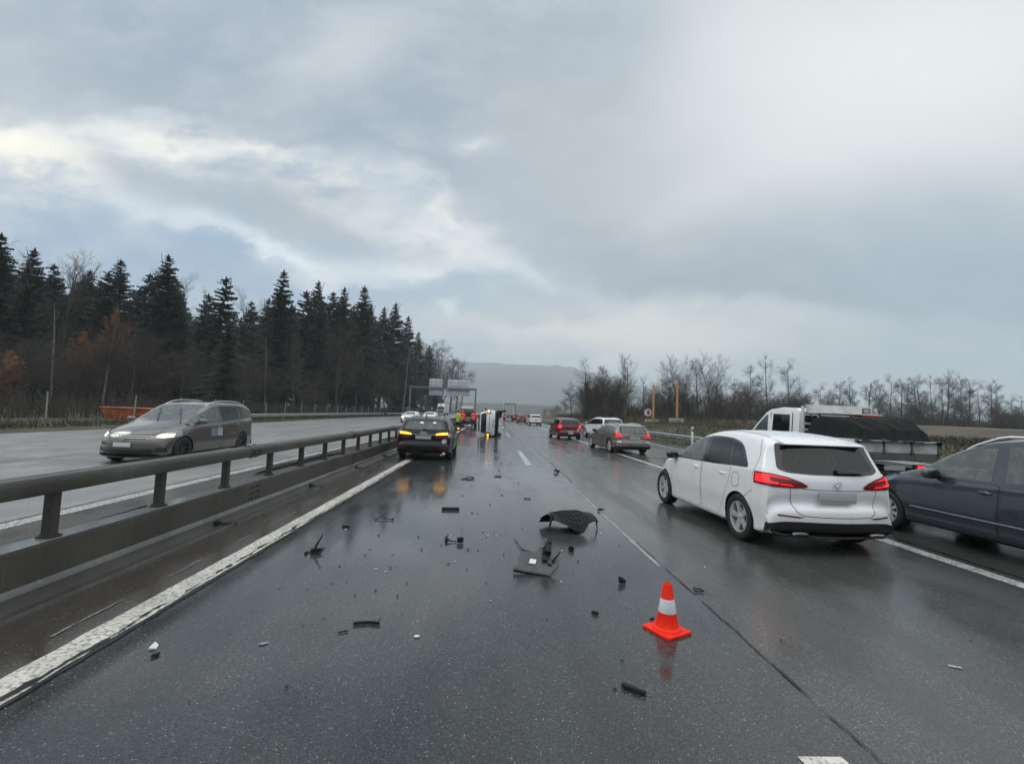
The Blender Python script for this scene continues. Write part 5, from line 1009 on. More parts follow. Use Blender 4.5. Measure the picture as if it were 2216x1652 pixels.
def person(label, loc, rz, jm, H=1.8, stride=.0, armb=.0, bend=.0, helmet=None):
    k = H/1.8
    J = {'pelvis': (0, 0, .96), 'waist': (0, .01, 1.10), 'chest': (0, .02+bend*.4, 1.32), 'neck': (0, .0+bend, 1.50), 'head': (0, .02+bend*1.2, 1.60), 'top': (0, .015+bend*1.3, 1.76)}
    RAD = {'pelvis': (.16, .12), 'waist': (.145, .11), 'chest': (.175, .125), 'neck': (.058, .058), 'head': (.078, .092), 'top': (.06, .075)}
    B = [('pelvis', 'waist'), ('waist', 'chest'), ('chest', 'neck'), ('neck', 'head'), ('head', 'top')]
    for s, n in ((1, 'r'), (-1, 'l')):
        J['hip'+n] = (s*.10, 0, .90); J['knee'+n] = (s*.11, .03+s*stride*.5, .50); J['ank'+n] = (s*.115, -.02+s*stride, .10); J['toe'+n] = (s*.13, .15+s*stride, .045)
        J['sh'+n] = (s*.21, .0+bend*.7, 1.43); J['elb'+n] = (s*.275, -.03+armb*.3+bend*.6, 1.15); J['wri'+n] = (s*.26, .07+armb+bend*.5, .93+armb*.5); J['palm'+n] = (s*.255, .10+armb*1.1+bend*.5, .86+armb*.5)
        RAD['hip'+n] = (.10, .105); RAD['knee'+n] = (.065, .068); RAD['ank'+n] = (.045, .05); RAD['toe'+n] = (.045, .04); RAD['sh'+n] = (.075, .075); RAD['elb'+n] = (.052, .052); RAD['wri'+n] = (.034, .038); RAD['palm'+n] = (.024, .042)
        B += [('pelvis', 'hip'+n), ('hip'+n, 'knee'+n), ('knee'+n, 'ank'+n), ('ank'+n, 'toe'+n), ('chest', 'sh'+n), ('sh'+n, 'elb'+n), ('elb'+n, 'wri'+n), ('wri'+n, 'palm'+n)]
        for f in range(5):
            fx = .0; a = 'fin%d%s' % (f, n); b_ = 'tip%d%s' % (f, n); px, py, pz = J['palm'+n]
            if f < 4: J[a] = (px, py-.03+.02*f, pz-.05); J[b_] = (px-s*.012, py-.028+.022*f, pz-.085-.008*(f in (1, 2)))
            else: J[a] = (px-s*.012, py+.04, pz+.005); J[b_] = (px-s*.02, py+.058, pz-.035)
            RAD[a] = (.0095, .0095); RAD[b_] = (.007, .007); B += [('palm'+n, a), (a, b_)]
    names = list(J); me = bpy.data.meshes.new('person')
    me.from_pydata([tuple(c*k for c in J[n]) for n in names], [(names.index(a), names.index(b)) for a, b in B], [])
    o = bpy.data.objects.new('person', me); COL.objects.link(o)
    sk = o.modifiers.new('s', 'SKIN'); sk.use_smooth_shade = True
    for i, n in enumerate(names): me.skin_vertices[0].data[i].radius = tuple(r*k for r in RAD[n]); me.skin_vertices[0].data[i].use_root = (n == 'pelvis')
    sb = o.modifiers.new('u', 'SUBSURF'); sb.levels = 2; sb.render_levels = 2
    dg = bpy.context.evaluated_depsgraph_get(); dg.update()
    nm = bpy.data.meshes.new_from_object(o.evaluated_get(dg), depsgraph=dg); o.modifiers.clear(); o.data = nm; bpy.data.meshes.remove(me)
    nm.materials.clear(); nm.materials.append(M_skin); smooth(nm, 180); o.location = loc; o.rotation_euler = (0, 0, rz); tag(o, label, 'person', None)
    def cloth(name, z0, z1, off, mat, cond=None):
        b = bmesh.new(); b.from_mesh(nm)
        if cond: bmesh.ops.delete(b, geom=[f for f in b.faces if not cond(f.calc_center_median()/k)], context='FACES')
        for z, n in ((z0, -1), (z1, 1)): bmesh.ops.bisect_plane(b, geom=b.verts[:]+b.edges[:]+b.faces[:], plane_co=(0, 0, z*k), plane_no=(0, 0, n), clear_outer=True)
        b.normal_update()
        for v in b.verts: v.co += v.normal*off
        m_ = bpy.data.meshes.new(name); b.to_mesh(m_); b.free(); return obj(name, m_, mat, o, 180)
    cloth('trousers', .10, 1.0, .014, M_trous, lambda c: abs(c.x) < .215 or c.z < .8)
    j = cloth('jacket', .80, 1.535, .028, jm, lambda c: not (c.z < .94+armb*.5 and abs(c.x) > .20))
    cloth('reflective_band', 1.02, 1.07, .034, M_refl, lambda c: abs(c.x) < .2)
    cloth('boots', -.1, .14, .012, M_shoe)
    m = MB(); m.ell((0, .01*k+bend*1.2, 1.70*k), (.092*k, .105*k, .10*k), 16, 10); q = m.mesh('hair'); b = bmesh.new(); b.from_mesh(q); bmesh.ops.bisect_plane(b, geom=b.verts[:]+b.edges[:]+b.faces[:], plane_co=(0, .04*k+bend*1.2, 1.66*k), plane_no=(0, .45, -.9), clear_outer=True); b.to_mesh(q); b.free()
    obj('helmet' if helmet else 'hair', q, helmet or M_hair, o, 180)
    m = MB(); hy = .02+bend*1.2
    for s in (1, -1): m.ell((s*.030*k, (hy+.087)*k, 1.655*k), (.012*k, .008*k, .008*k), 8, 6)
    m.build('eyes', M_hair, o, 180)
    m = MB(); m.ell((0, (hy+.098)*k, 1.625*k), (.013*k, .02*k, .024*k), 8, 6)
    for s in (1, -1): m.ell((s*.082*k, hy*k, 1.64*k), (.012*k, .022*k, .032*k), 8, 6)
    m.build('nose_and_ears', M_skin, o, 180)
    return o
person('person in a lime yellow jacket and dark trousers, standing beside the dark estate car', (-2.86, 39.5, 0), R(-60), M_lime, 1.80, .12, .10)
person('person in an orange jacket, left of the two standing behind the van', (-3.05, 48.6, 0), R(10), M_orange, 1.80, .06, .16, .05, M_orange)
person('person in an orange jacket, right of the two standing behind the van', (-1.92, 48.9, 0), R(-20), M_orange, 1.84, .08, .14, .06, M_hair)
# ================================================================ sign gantry, guard rails, fence, skip, posts
M_zinc = PM('galvanised_steel', (.30, .32, .33), .42, metal=.5, nz=.2, nsc=3)
M_zincd = PM('galvanised_dark', (.16, .18, .20), .45, metal=.4, nz=.2, nsc=3)
def gantry():
    Y = 116; e = empty('sign_gantry', (-12.4, Y, 0), 0, 'grey steel sign gantry spanning the opposite carriageway, sign backs towards us', 'gantry')
    for x in (-8.2, 8.1): m = MB(); m.box((x, 0, 3.6), (.38, .40, 7.2)); m.box((x, 0, .1), (.7, .7, .2)); m.build('column', M_zincd, e, bevel=.03)
    m = MB(); m.box((-.05, 0, 7.25), (16.7, .42, .5)); m.build('beam', M_zincd, e, bevel=.03)
    for x, w in ((-2.0, 3.2), (3.75, 5.6)):
        m = MB(); m.box((x, .36, 7.5), (w, .06, 4.1)); p = m.build('sign_panel', PM('sign_back', (.60, .61, .62), .45, nz=.08, nsc=1), e, bevel=.015)
        m = MB()
        for i in range(3): m.box((x-w*.36+w*.72*i/2, .30, 7.5), (.07, .06, 4.0))
        for z in (5.9, 6.6, 8.0, 8.8): m.box((x, .27, z), (w*.86, .05, .06))
        m.build('panel_brace', M_zinc, p)
gantry()
def wbeam(name, label, path, zc=.62, posts=4.0, y1=200, h=.31):
    e = empty(name, (path[0][0], path[0][1], 0), 0, label, 'guard rail'); o = Vector((path[0][0], path[0][1], 0))
    prof = [(-.155, .0), (-.13, .03), (-.085, .08), (-.05, .08), (-.01, .02), (.01, .02), (.05, .08), (.085, .08), (.13, .03), (.155, .0)]
    pts = [Vector((x, y, 0))-o for x, y in path]; m = MB(); n = len(prof); vs = []
    side = -1 if path[0][0] > 0 else 1
    for p in pts: vs += [(p.x+side*d, p.y, zc+z*h/.31) for z, d in prof]+[(p.x+side*(d-.012), p.y, zc+z*h/.31) for z, d in prof[::-1]]
    k = 2*n; m.add(vs, [(i*k+j, i*k+(j+1) % k, (i+1)*k+(j+1) % k, (i+1)*k+j) for i in range(len(pts)-1) for j in range(k)]); m.build('rail', M_zinc, e, 30)
    pm = MB(); pm.box((0, 0, .34), (.07, .11, .86)); pm.box((side*-.0, 0, .64), (.10, .10, .14)); q = pm.mesh('post'); q.materials.append(M_zincd)
    L = 0; acc = 0; cnt = 0
    for a, b in zip(pts[:-1], pts[1:]):
        d = (b-a).length; t = acc
        while t < d and cnt < 99:
            p = a+(b-a)*t/d; w = bpy.data.objects.new('post', q); COL.objects.link(w); w.parent = e; w.location = (p.x-side*.06, p.y, 0); t += posts; cnt += 1
        acc = t-d
    return e
wbeam('guard_rail', 'galvanised steel guard rail along the right edge of the road below the grassy bank', [(12.3, 4), (12.3, 16), (12.3, 26), (12.25, 35), (11.6, 46), (11.0, 58), (10.2, 76), (9.75, 95), (9.6, 140), (9.6, 260)], .60)
wbeam('guard_rail', 'pale steel guard rail curving along the far left side in front of the forest', [(-14.6+-6.2, 36), (-21.0, 46), (-21.6, 58), (-21.9, 75), (-22.2, 100), (-22.5, 150), (-22.5, 260)], .60)
def fence():
    e = empty('wire_fence', (-25.2, 22, 0), 0, 'wire mesh fence on thin grey posts at the foot of the forest', 'fence')
    pm = MB(); pm.tube((0, 0, -.1), (0, 0, 1.85), .045, .04, 8); pm.ell((0, 0, 1.86), (.045, .045, .03), 8, 5); q = pm.mesh('post'); q.materials.append(PM('concrete_post', (.28, .28, .26), .7, nz=.25, nsc=4)); smooth(q, 40)
    P = [(-27.6+.33*(y-18) if y < 31 else -23.3, y) for y in [18, 22.4, 26.8, 31.2, 35.6, 40, 44.4, 48.8, 53.2, 57.6, 62, 66.4, 70.8, 75.2, 79.6, 84, 88.4, 92.8, 97.2]]
    for x, y in P:
        w = bpy.data.objects.new('post', q); COL.objects.link(w); w.parent = e; w.location = (x+25.2, y-22, 0); w.rotation_euler = (RN.uniform(-.03, .03), RN.uniform(-.03, .03), 0)
    m = MB()
    for (x, y), (x2, y2) in zip(P[:-1], P[1:]):
        for z in [.1+.15*i for i in range(11)]: m.tube((x+25.2, y-22, z), (x2+25.2, y2-22, z+.01), .004, n=3, cap=False)
        for i in range(18):
            t = i/18; m.tube((x+25.2+(x2-x)*t, y-22+(y2-y)*t, .1), (x+25.2+(x2-x)*t, y-22+(y2-y)*t, 1.6), .003, n=3, cap=False)
    m.build('wire_mesh', M_zincd, e, 180)
fence()
def skip():
    M = PM('orange_skip_paint', (.36, .095, .028), .55, nz=.35, nsc=2, bump=.2, bsc=10); sp = AT(245, 885, 32.6); e = empty('skip_container', (sp.x+2.5, 32.6, -.06), R(3), 'rusty orange skip container at the forest edge, behind the grey people carrier', 'container')
    e.scale = (1, 1, .82); L, Wd = 2.5, .9; b = [(-L+.45, -Wd, .12), (L-.45, -Wd, .12), (L-.45, Wd, .12), (-L+.45, Wd, .12)]; t = [(-L, -Wd-.15, 1.32), (L, -Wd-.15, 1.32), (L, Wd+.15, 1.32), (-L, Wd+.15, 1.32)]
    bi = [(x*.97, y*.95, .2) for x, y, z in b]; ti = [(x*.97, y*.94, 1.32) for x, y, z in t]
    m = MB(); m.add(b+t+bi+ti, [(3, 2, 1, 0), (0, 1, 5, 4), (1, 2, 6, 5), (2, 3, 7, 6), (3, 0, 4, 7), (8, 9, 10, 11), (9, 8, 12, 13), (10, 9, 13, 14), (11, 10, 14, 15), (8, 11, 15, 12), (4, 5, 13, 12), (5, 6, 14, 13), (6, 7, 15, 14), (7, 4, 12, 15)]); m.build('tub', M, e, 30)
    m = MB()
    for s in (-1, 1):
        m.tube((-L-.02, s*(Wd+.16), 1.32), (L+.02, s*(Wd+.16), 1.32), .05, n=8); m.box((0, s*(Wd+.10), .8), (4.4, .05, .07))
    for s in (-1, 1): m.tube((s*L, -Wd-.16, 1.32), (s*L, Wd+.16, 1.32), .05, n=8)
    for i in (-1.2, 0, 1.2): m.box((i, -Wd-.10, .72), (.08, .06, 1.1), Matrix.Rotation(R(-8), 3, 'X'))
    m.build('rim_bars', M, e, 40)
skip()
M_wood = PM('new_timber', (.42, .25, .11), .7, nz=.25, nsc=6); M_conc = PM('pale_concrete', (.34, .34, .33), .8, nz=.3, nsc=3)
for (xv, yb, yt, Y, lb) in ((1413, 910, 836, 52, 'tall timber pole in a concrete block, left of two, next to the round red sign'), (1464.5, 908, 830, 51, 'tall timber pole in a concrete block, right of two, before the bare thicket')):
    b = AT(xv, yb+6, Y); t = AT(xv, yt, Y); e = empty('timber_pole', (b.x, b.y, b.z), R(12), lb, 'pole', 'timber poles on concrete blocks')
    m = MB(); m.box((0, 0, (t.z-b.z)/2+.3), (.17, .17, t.z-b.z-.3)); m.box((.0, -.12, (t.z-b.z)*.3), (.14, .08, (t.z-b.z)*.5)); m.build('pole', M_wood, e, bevel=.012)
    m = MB(); m.box((-.1, 0, -.05), (1.35, .9, 1.05)); m.build('concrete_block', M_conc, e, bevel=.04)
b = AT(1402, 892, 50); e = empty('round_sign', (b.x, b.y, b.z-2.2), R(-15), 'small round sign with a red centre on a white disc, beside the left timber pole', 'sign')
m = MB(); m.tube((0, 0, 0), (0, 0, 2.5), .03); m.build('sign_post', M_zincd, e)
m = MB(); m.tube((0, -.06, 2.2), (0, -.04, 2.2), .40, n=28); m.build('sign_disc', PM('sign_white', (.55, .57, .58), .5), e); m = MB(); m.ell((.06, -.065, 2.2), (.17, .012, .26), 16, 8); m.build('red_mark', PM('sign_red', (.32, .03, .03), .5), e)
b = AT(1498, 936, 27); e = empty('delineator_post', (b.x, b.y, .3), R(5), 'white delineator post with a dark band, behind the guard rail', 'post')
m = MB(); m.prism([(-.06, -.04), (.06, -.04), (.04, .06), (-.04, .06)], .0, .95, 'Z'); m.prism([(-.07, -.05), (.07, -.05), (.0, .06)], .95, 1.03, 'Z'); m.build('post_body', P_white, e, bevel=.006)
m = MB(); m.box((0, -.045, .82), (.122, .012, .12)); m.build('dark_band', M_trim, e)
# ================================================================ cone and the wreckage on the road
def cone():
    p = G(1443, 1364); e = empty('traffic_cone', (p.x, p.y, 0), R(28), 'small fluorescent orange traffic cone with one white band, on the wet asphalt', 'traffic cone')
    M = PM('cone_orange', (.95, .030, .010), .5, spec=.25, nz=.08, nsc=14, bump=.05, bsc=90); MW = PM('cone_white', (.66, .68, .72), .45, nz=.12, nsc=20, bump=.15, bsc=60)
    m = MB(); m.box((0, 0, .012), (.27, .27, .024)); m.build('base', M, e, bevel=.008)
    prof = [(.118, .024), (.116, .034), (.108, .042), (.094, .047), (.088, .06), (.070, .155), (.0705, .157)]
    m = MB(); m.lathe(prof, 40); m.lathe([(.053, .255), (.0525, .256), (.036, .36), (.033, .372), (.027, .374), (.024, .36), (.03, .30)], 40); m.build('cone_body', M, e, 40)
    m = MB(); m.lathe([(.0715, .154), (.072, .156), (.0535, .256), (.0525, .258)], 40); m.build('reflective_band', MW, e, 40)
cone()
M_blk = PM('broken_black_plastic', (.012, .012, .013), .6, spec=.3, nz=.3, nsc=30, bump=.3, bsc=80)
M_gry = PM('grey_plastic', (.055, .058, .064), .3, nz=.2, nsc=12, bump=.1, bsc=60)
M_wht = PM('white_paint_flake', (.7, .72, .72), .35); M_rds = PM('red_lens_shard', (.16, .008, .012), .2, coat=.5); M_met = PM('bright_metal_bit', (.45, .46, .46), .35, metal=.6)
def liner():
    p = G(1232, 1143); e = empty('wheel_arch_liner', (p.x, p.y, 0), R(24), 'ribbed black plastic wheel arch liner arched over the wet asphalt', 'car part')
    r = .36; nu, nv = 36, 30; L = .36; vs = []; fs = []
    ext = tab([(-1, 30), (-.72, 44), (-.3, 66), (-.16, 70), (.02, 70), (.22, 60), (.5, 47), (.85, 42), (1, 46)])
    bk = tab([(-1, 60), (-.5, 66), (.4, 60), (1, 66)])
    def P(u, v, off=0.0):
        a = R(-bk(v)+(ext(v)+bk(v))*u); rr = r*(1-.10*v*v)+off+.008*mnoise.noise(Vector((u*3, v*3, 5)))
        return Vector((v*L, -sin(a)*rr*1.05, cos(a)*rr-.36*cos(R(70))))
    z0 = .012
    for j in range(nv+1):
        for i in range(nu+1): q = P(i/nu, j/nv*2-1); vs.append((q.x, q.y, max(z0, q.z+.02)))
    hole = lambda i, j: 24 <= j <= 27 and 13 <= i <= 19
    fs = [(j*(nu+1)+i, j*(nu+1)+i+1, (j+1)*(nu+1)+i+1, (j+1)*(nu+1)+i) for j in range(nv) for i in range(nu) if not hole(i, j)]
    m = MB(); m.add(vs, fs); me = m.mesh('shell'); o = obj('shell', me, M_blk, e, 60)
    so = o.modifiers.new('t', 'SOLIDIFY'); so.thickness = .006
    m = MB()
    for v in [-.72+.2*i for i in range(7)]: m.path([(q.x, q.y, max(z0, q.z+.022)) for q in [P(t/16, v, .006) for t in range(3, 16)]], .006, 4)
    for u in [.22+.11*i for i in range(7)]: m.path([(q.x, q.y, max(z0, q.z+.022)) for q in [P(u, -.72+1.2*t/12, .006) for t in range(13)]], .006, 4)
    m.build('ribs', M_dark, e, 60)
    m = MB(); a = P(.86, .97); m.path([(a.x, a.y+.10, .2), (a.x+.03, a.y+.02, .12), (a.x+.035, a.y-.01, .005)], [.02, .014, .008], 6); m.build('clip_arm', M_blk, e, 60); m = MB(); b_ = P(.9, -.98); m.path([(b_.x, b_.y+.06, .24), (b_.x-.05, b_.y+.02, .12), (b_.x-.09, b_.y, .005)], [.022, .016, .008], 6)
    m.build('clip_arm', M_blk, e, 60)
liner()
def panel():
    p = G(1162, 1232); e = empty('bumper_fragment', (p.x, p.y, .075), rot=(R(29), R(2), R(-4)), label='torn grey plastic bumper piece with a white label, in front of the wheel arch liner', cat='car part'); e.scale = (1.12,)*3
    out = [(-.225, -.13), (.13, -.17), (.215, -.05), (.20, .02), (.15, .06), (.13, .13), (.135, .24), (.10, .25), (.085, .17), (.02, .165), (-.02, .10), (-.16, .115), (-.235, .23), (-.245, .22), (-.18, .09), (-.185, .0)]
    n = len(out); H = lambda x, y: .03+.035*(x+.1)**2*4+.09*max(0, y-.05)+.05*max(0, abs(x)-.14)*2
    m = MB(); c = (0, -.03); vs = []
    for k in range(6):
        f = 1-k/6
        for x, y in out: X = c[0]+(x-c[0])*f; Y = c[1]+(y-c[1])*f; vs.append((X, Y, H(X, Y)))
    vs.append((c[0], c[1], H(*c)))
    fs = [(k*n+i, k*n+(i+1) % n, (k+1)*n+(i+1) % n, (k+1)*n+i) for k in range(5) for i in range(n)]+[(5*n+i, 5*n+(i+1) % n, 6*n) for i in range(n)]
    m.add(vs, fs); o = m.build('sheet', M_gry, e, 50); so = o.modifiers.new('t', 'SOLIDIFY'); so.thickness = .007
    m = MB(); m.box((-.05, -.155, .022), (.36, .012, .035), Matrix.Rotation(R(-6), 3, 'Z')); m.build('folded_edge', M_gry, e, bevel=.004)
    m = MB(); m.box((.10, .12, .075), (.06, .12, .05), Matrix.Rotation(.2, 3, 'Y')); m.box((.118, .20, .085), (.035, .06, .05)); m.box((.07, .02, .05), (.05, .08, .03)); m.box((.06, .09, .06), (.03, .05, .03)); m.path([(.14, -.02, .05), (.19, .03, .08), (.22, .05, .12)], [.014, .010, .005], 5); m.path([(.10, -.04, .045), (.135, -.06, .04)], .012, 5); m.build('bracket', M_blk, e, 40, bevel=.004)
    m = MB(); m.add([(-.085, -.05, H(-.085, -.05)+.009), (-.02, -.055, H(-.02, -.055)+.009), (-.01, .0, H(-.01, 0)+.009), (-.07, .01, H(-.07, .01)+.009)], [(0, 1, 2, 3)]); m.build('label', M_wht, e)
panel()
def frag(name, label, xv, yv, build, mat, rz=0.0, cat='debris', group=None):
    p = G(xv, yv); m = MB(); build(m); o = m.build(name, mat, None, 35); o.location = (p.x, p.y, .006); o.rotation_euler = (0, 0, R(rz)); tag(o, label, cat, group); return o
def shard(r, L, W_, T, jag=.3, fold=.0):
    def f(m):
        n = r.randint(5, 8); P = [((L/2)*cos(2*pi*i/n)*(1+r.uniform(-jag, jag)), (W_/2)*sin(2*pi*i/n)*(1+r.uniform(-jag, jag))) for i in range(n)]
        m.add([(x, y, abs(x)*fold) for x, y in P]+[(x*.96, y*.96, T+abs(x)*fold) for x, y in P], [tuple(range(n))[::-1], tuple(range(n, 2*n))]+[(i, (i+1) % n, n+(i+1) % n, n+i) for i in range(n)])
    return f
r = random.Random(3)
def strip(L, w, t, bend=.0, jag=.15, seed=1):
    def f(m):
        rr = random.Random(seed); n = 9; pts = []
        for i in range(n): s = i/(n-1)-.5; pts.append((s*L, bend*(4*s*s-1)*L, w*(1+rr.uniform(-jag, jag))))
        vs = []
        for x, y, ww in pts: vs += [(x, y-ww/2, 0), (x, y+ww/2, 0), (x, y+ww/2*.8, t), (x, y-ww/2*.8, t)]
        m.add(vs, [(i*4+k, i*4+(k+1) % 4, (i+1)*4+(k+1) % 4, (i+1)*4+k) for i in range(n-1) for k in range(4)]+[(3, 2, 1, 0), tuple((n-1)*4+k for k in range(4))])
    return f
frag('trim_strip', 'short thick black trim strip lying across the lane, behind the wheel arch liner', 975, 1103, strip(.30, .055, .04, .01, .06, 2), M_blk, 4)
def open_strip(m):
    strip(.36, .03, .02, .05, .3, 5)(m); m.path([(-.05, .03, .02), (.06, .05, .05), (.17, .02, .03)], .012, 5)
frag('trim_strip', 'bent openwork black trim strip, nearest to the dark estate car', 1012, 1036, open_strip, M_blk, 25)
def clump(m):
    m.box((0, 0, .05), (.14, .09, .05), Matrix.Rotation(.3, 3, 'Y')); m.box((.05, .02, .03), (.04, .10, .06)); m.path([(-.09, 0, .01), (-.06, 0, .05), (-.02, .01, .07)], .012, 5)
frag('bracket_piece', 'black bracket piece lying on the lane seam beyond the wheel arch liner', 1205, 1022, clump, M_blk, 20)
def spike(m):
    m.path([(-.02, -.02, .02), (.0, .03, .09), (.05, .06, .19)], [.014, .016, .006], 6); m.add([(-.07, -.05, 0), (.07, -.04, 0), (.10, .03, .05), (.03, .05, .02), (-.06, .03, .04)], [(0, 1, 2, 3, 4)]); m.box((.0, 0, .025), (.11, .05, .04), Matrix.Rotation(.4, 3, 'Z')); m.box((-.09, -.06, .01), (.02, .03, .02))
frag('mirror_bracket', 'black broken bracket with an upright spike, beside the left edge line', 683, 1196, spike, M_blk, 0)
def cable(m):
    m.path([(-.14, -.02, .006), (-.09, .01, .02), (-.05, .05, .05), (-.02, .02, .02), (.05, .0, .015), (.12, -.02, .008)], .007, 5); m.ell((-.12, -.02, .012), (.03, .015, .012), 8, 6); m.box((.13, -.02, .014), (.03, .02, .024))
frag('cable_piece', 'thin torn cable with connectors, left of the lane centre', 832, 1124, cable, M_blk, 0)
def cable2(m):
    m.path([(-.11, .12, .01), (-.06, .14, .05), (-.09, .08, .02), (-.07, .0, .03), (-.02, -.02, .012), (.05, -.01, .008), (.10, -.03, .02)], [.004, .006, .016, .02, .008, .006, .006], 6); m.box((.11, -.04, .035), (.07, .045, .06), Matrix.Rotation(.5, 3, 'Z')); m.box((-.07, -.02, .02), (.03, .04, .03))
frag('cable_piece', 'black cable loop ending in a square plug, left of the bumper fragment', 978, 1172, cable2, M_blk, 0)
def bow(m): strip(.20, .022, .018, -.10, .25, 8)(m); m.path([(.09, .02, .02), (.105, .03, .035)], [.008, .003], 5)
frag('trim_strip', 'curved thin black trim strip in the near lane, bowed like a smile', 793, 1352, bow, M_blk, 4)
frag('trim_strip', 'ragged black strip close to the camera, below the traffic cone', 1371, 1495, strip(.15, .032, .02, .0, .35, 11), M_blk, -38)
def wbit(m): m.add([(-.022, -.006, 0), (.026, -.01, 0), (.03, .012, .018), (.0, .03, .032), (-.02, .012, .012)], [(0, 1, 2, 3, 4)]); m.add([(-.02, -.012, 0), (.02, -.012, 0), (.006, .0, .018)], [(0, 1, 2)]); m.box((.0, -.006, .005), (.036, .018, .010))
frag('white_fragment', 'white lacquered plastic fragment with a black underside, near the left edge line', 330, 1404, wbit, M_wht, 10); frag('black_fragment', 'small black splinter just below the white lacquered fragment', 337, 1419, shard(r, .05, .03, .012), M_blk, 60)
def lump(m): m.ell((0, 0, .03), (.03, .03, .035), 7, 5); m.box((.02, -.01, .02), (.04, .05, .03), Matrix.Rotation(.7, 3, 'Z')); m.box((-.01, .01, .05), (.025, .02, .03), Matrix.Rotation(.5, 3, 'Y'))
frag('broken_clip', 'dark broken clip between the bumper fragment and the traffic cone', 1344, 1262, lump, M_blk, 30)
frag('black_fragment', 'flat black splinter up left of the traffic cone', 1287, 1328, shard(r, .075, .032, .018), M_blk, -15)
def frame(m): m.path([(-.05, -.02, .01), (-.04, .03, .02), (.03, .02, .015), (.045, -.02, .01), (-.05, -.02, .01)], .007, 5)
frag('wire_clip', 'open black wire clip on the lane seam beyond the traffic cone', 1512, 1280, frame, M_blk, 0)
frag('broken_clip', 'black clip with two prongs, right of the wheel arch liner', 1298, 1105, lambda m: (m.box((0, 0, .022), (.07, .05, .03)), m.box((.05, .02, .035), (.06, .012, .012)), m.box((.05, -.02, .02), (.06, .012, .012))), M_blk, 10)
frag('broken_clip', 'black clip with a grey cap, right of the bumper fragment', 1236, 1191, lambda m: (m.box((0, 0, .02), (.06, .05, .04)), m.ell((.0, 0, .045), (.025, .02, .012), 8, 5)), M_blk, 15)
frag('black_fragment', 'flat black plate piece beside the left edge line, far end', 748, 1140, shard(r, .10, .06, .02), M_blk, 0)
frag('grey_flake', 'flat pale grey flake in the near left lane', 572, 1393, shard(r, .07, .04, .004), PM('grey_flake', (.22, .23, .24), .3), 20)
frag('white_flake', 'small white flake alone in the middle of the near lane', 902, 1378, shard(r, .045, .03, .006), M_wht, 10)
frag('pale_leaf', 'pale flat leaf on the right lane', 2066, 1443, strip(.075, .02, .004, .05, .4, 3), PM('pale_leaf', (.45, .47, .42), .5), -25)
frag('black_fragment', 'thin dark sliver left of the curved trim strip', 742, 1368, strip(.07, .010, .008, .03, .3, 4), M_blk, 25)
frag('grey_clip', 'small grey rectangular frame in the middle of the lane, beyond the trim strip', 1078, 1031, lambda m: m.path([(-.09, -.03, .01), (-.09, .05, .012), (.09, .05, .012), (.09, -.03, .01), (-.09, -.03, .01)], .012, 5), M_gry, 0)
frag('black_fragment', 'long thin black sliver above the wheel arch liner', 1141, 1079, strip(.14, .022, .016, .03, .3, 6), M_blk, -12)
frag('black_fragment', 'dark splinter at the foot of the traffic cone', 1411, 1341, shard(r, .05, .02, .012), M_blk, 30)
frag('black_fragment', 'dark shard left of the spiked bracket', 664, 1196, shard(r, .05, .03, .012), M_blk, 0)
# shards
pts = {'black': [(735, 1225), (955, 1180), (1034, 1190), (1033, 1110), (1022, 1110), (1130, 1143), (1013, 1190), (880, 1262), (763, 1160), (1010, 1232), (1052, 1262), (812, 1278), (1250, 1215), (860, 1290), (690, 1170), (790, 1202), (912, 1190), (1090, 1200), (1170, 1120), (1060, 1092), (1086, 1071), (1122, 1046), (1105, 1000), (1085, 1003), (1080, 1018), (905, 1162), (970, 1220), (1290, 1150), (1340, 1180), (870, 1330), (1182, 1340), (1045, 1152), (1000, 1146), (820, 1158), (620, 1488), (1330, 1492), (1345, 1430), (1690, 1386), (1000, 1072)],
       'red': [(665, 1274), (605, 1272), (720, 1262), (750, 1259), (768, 1288), (845, 1228), (860, 1226), (700, 1337), (655, 1352), (800, 1188), (1052, 1163), (1043, 1166), (1240, 1240), (1104, 1190), (920, 1098), (1070, 1150), (1202, 1031), (1236, 1045), (410, 1518), (1020, 1050), (850, 1200), (2100, 1386)],
       'white': [(835, 1238), (813, 1232), (748, 1146), (975, 1160), (1056, 1160), (1074, 1160), (1180, 1168), (1012, 1112), (1215, 1260), (1216, 1192), (1062, 1300), (985, 1215), (1525, 1228), (1300, 1155)]}
lbl = {'black': 'tiny black plastic splinter scattered over the wet lane', 'red': 'tiny red lens shard scattered over the wet lane', 'white': 'tiny white paint flake scattered over the wet lane'}
mats = {'black': M_blk, 'red': M_rds, 'white': M_wht}
for k, L in pts.items():
    for (x, y) in L:
        d = (y-915)/1000; s = min(.045, (.012 if k != 'black' else .016)/max(.10, d)*.22+.008)*r.uniform(.8, 1.25)
        frag(k+'_splinter' if k != 'white' else 'white_flake', lbl[k], x, y, shard(r, s*1.5, s*.8, s*.3, .35, r.choice([0, 0, .25])), mats[k], r.uniform(0, 180), 'splinter', k+' splinters on the wet lane')
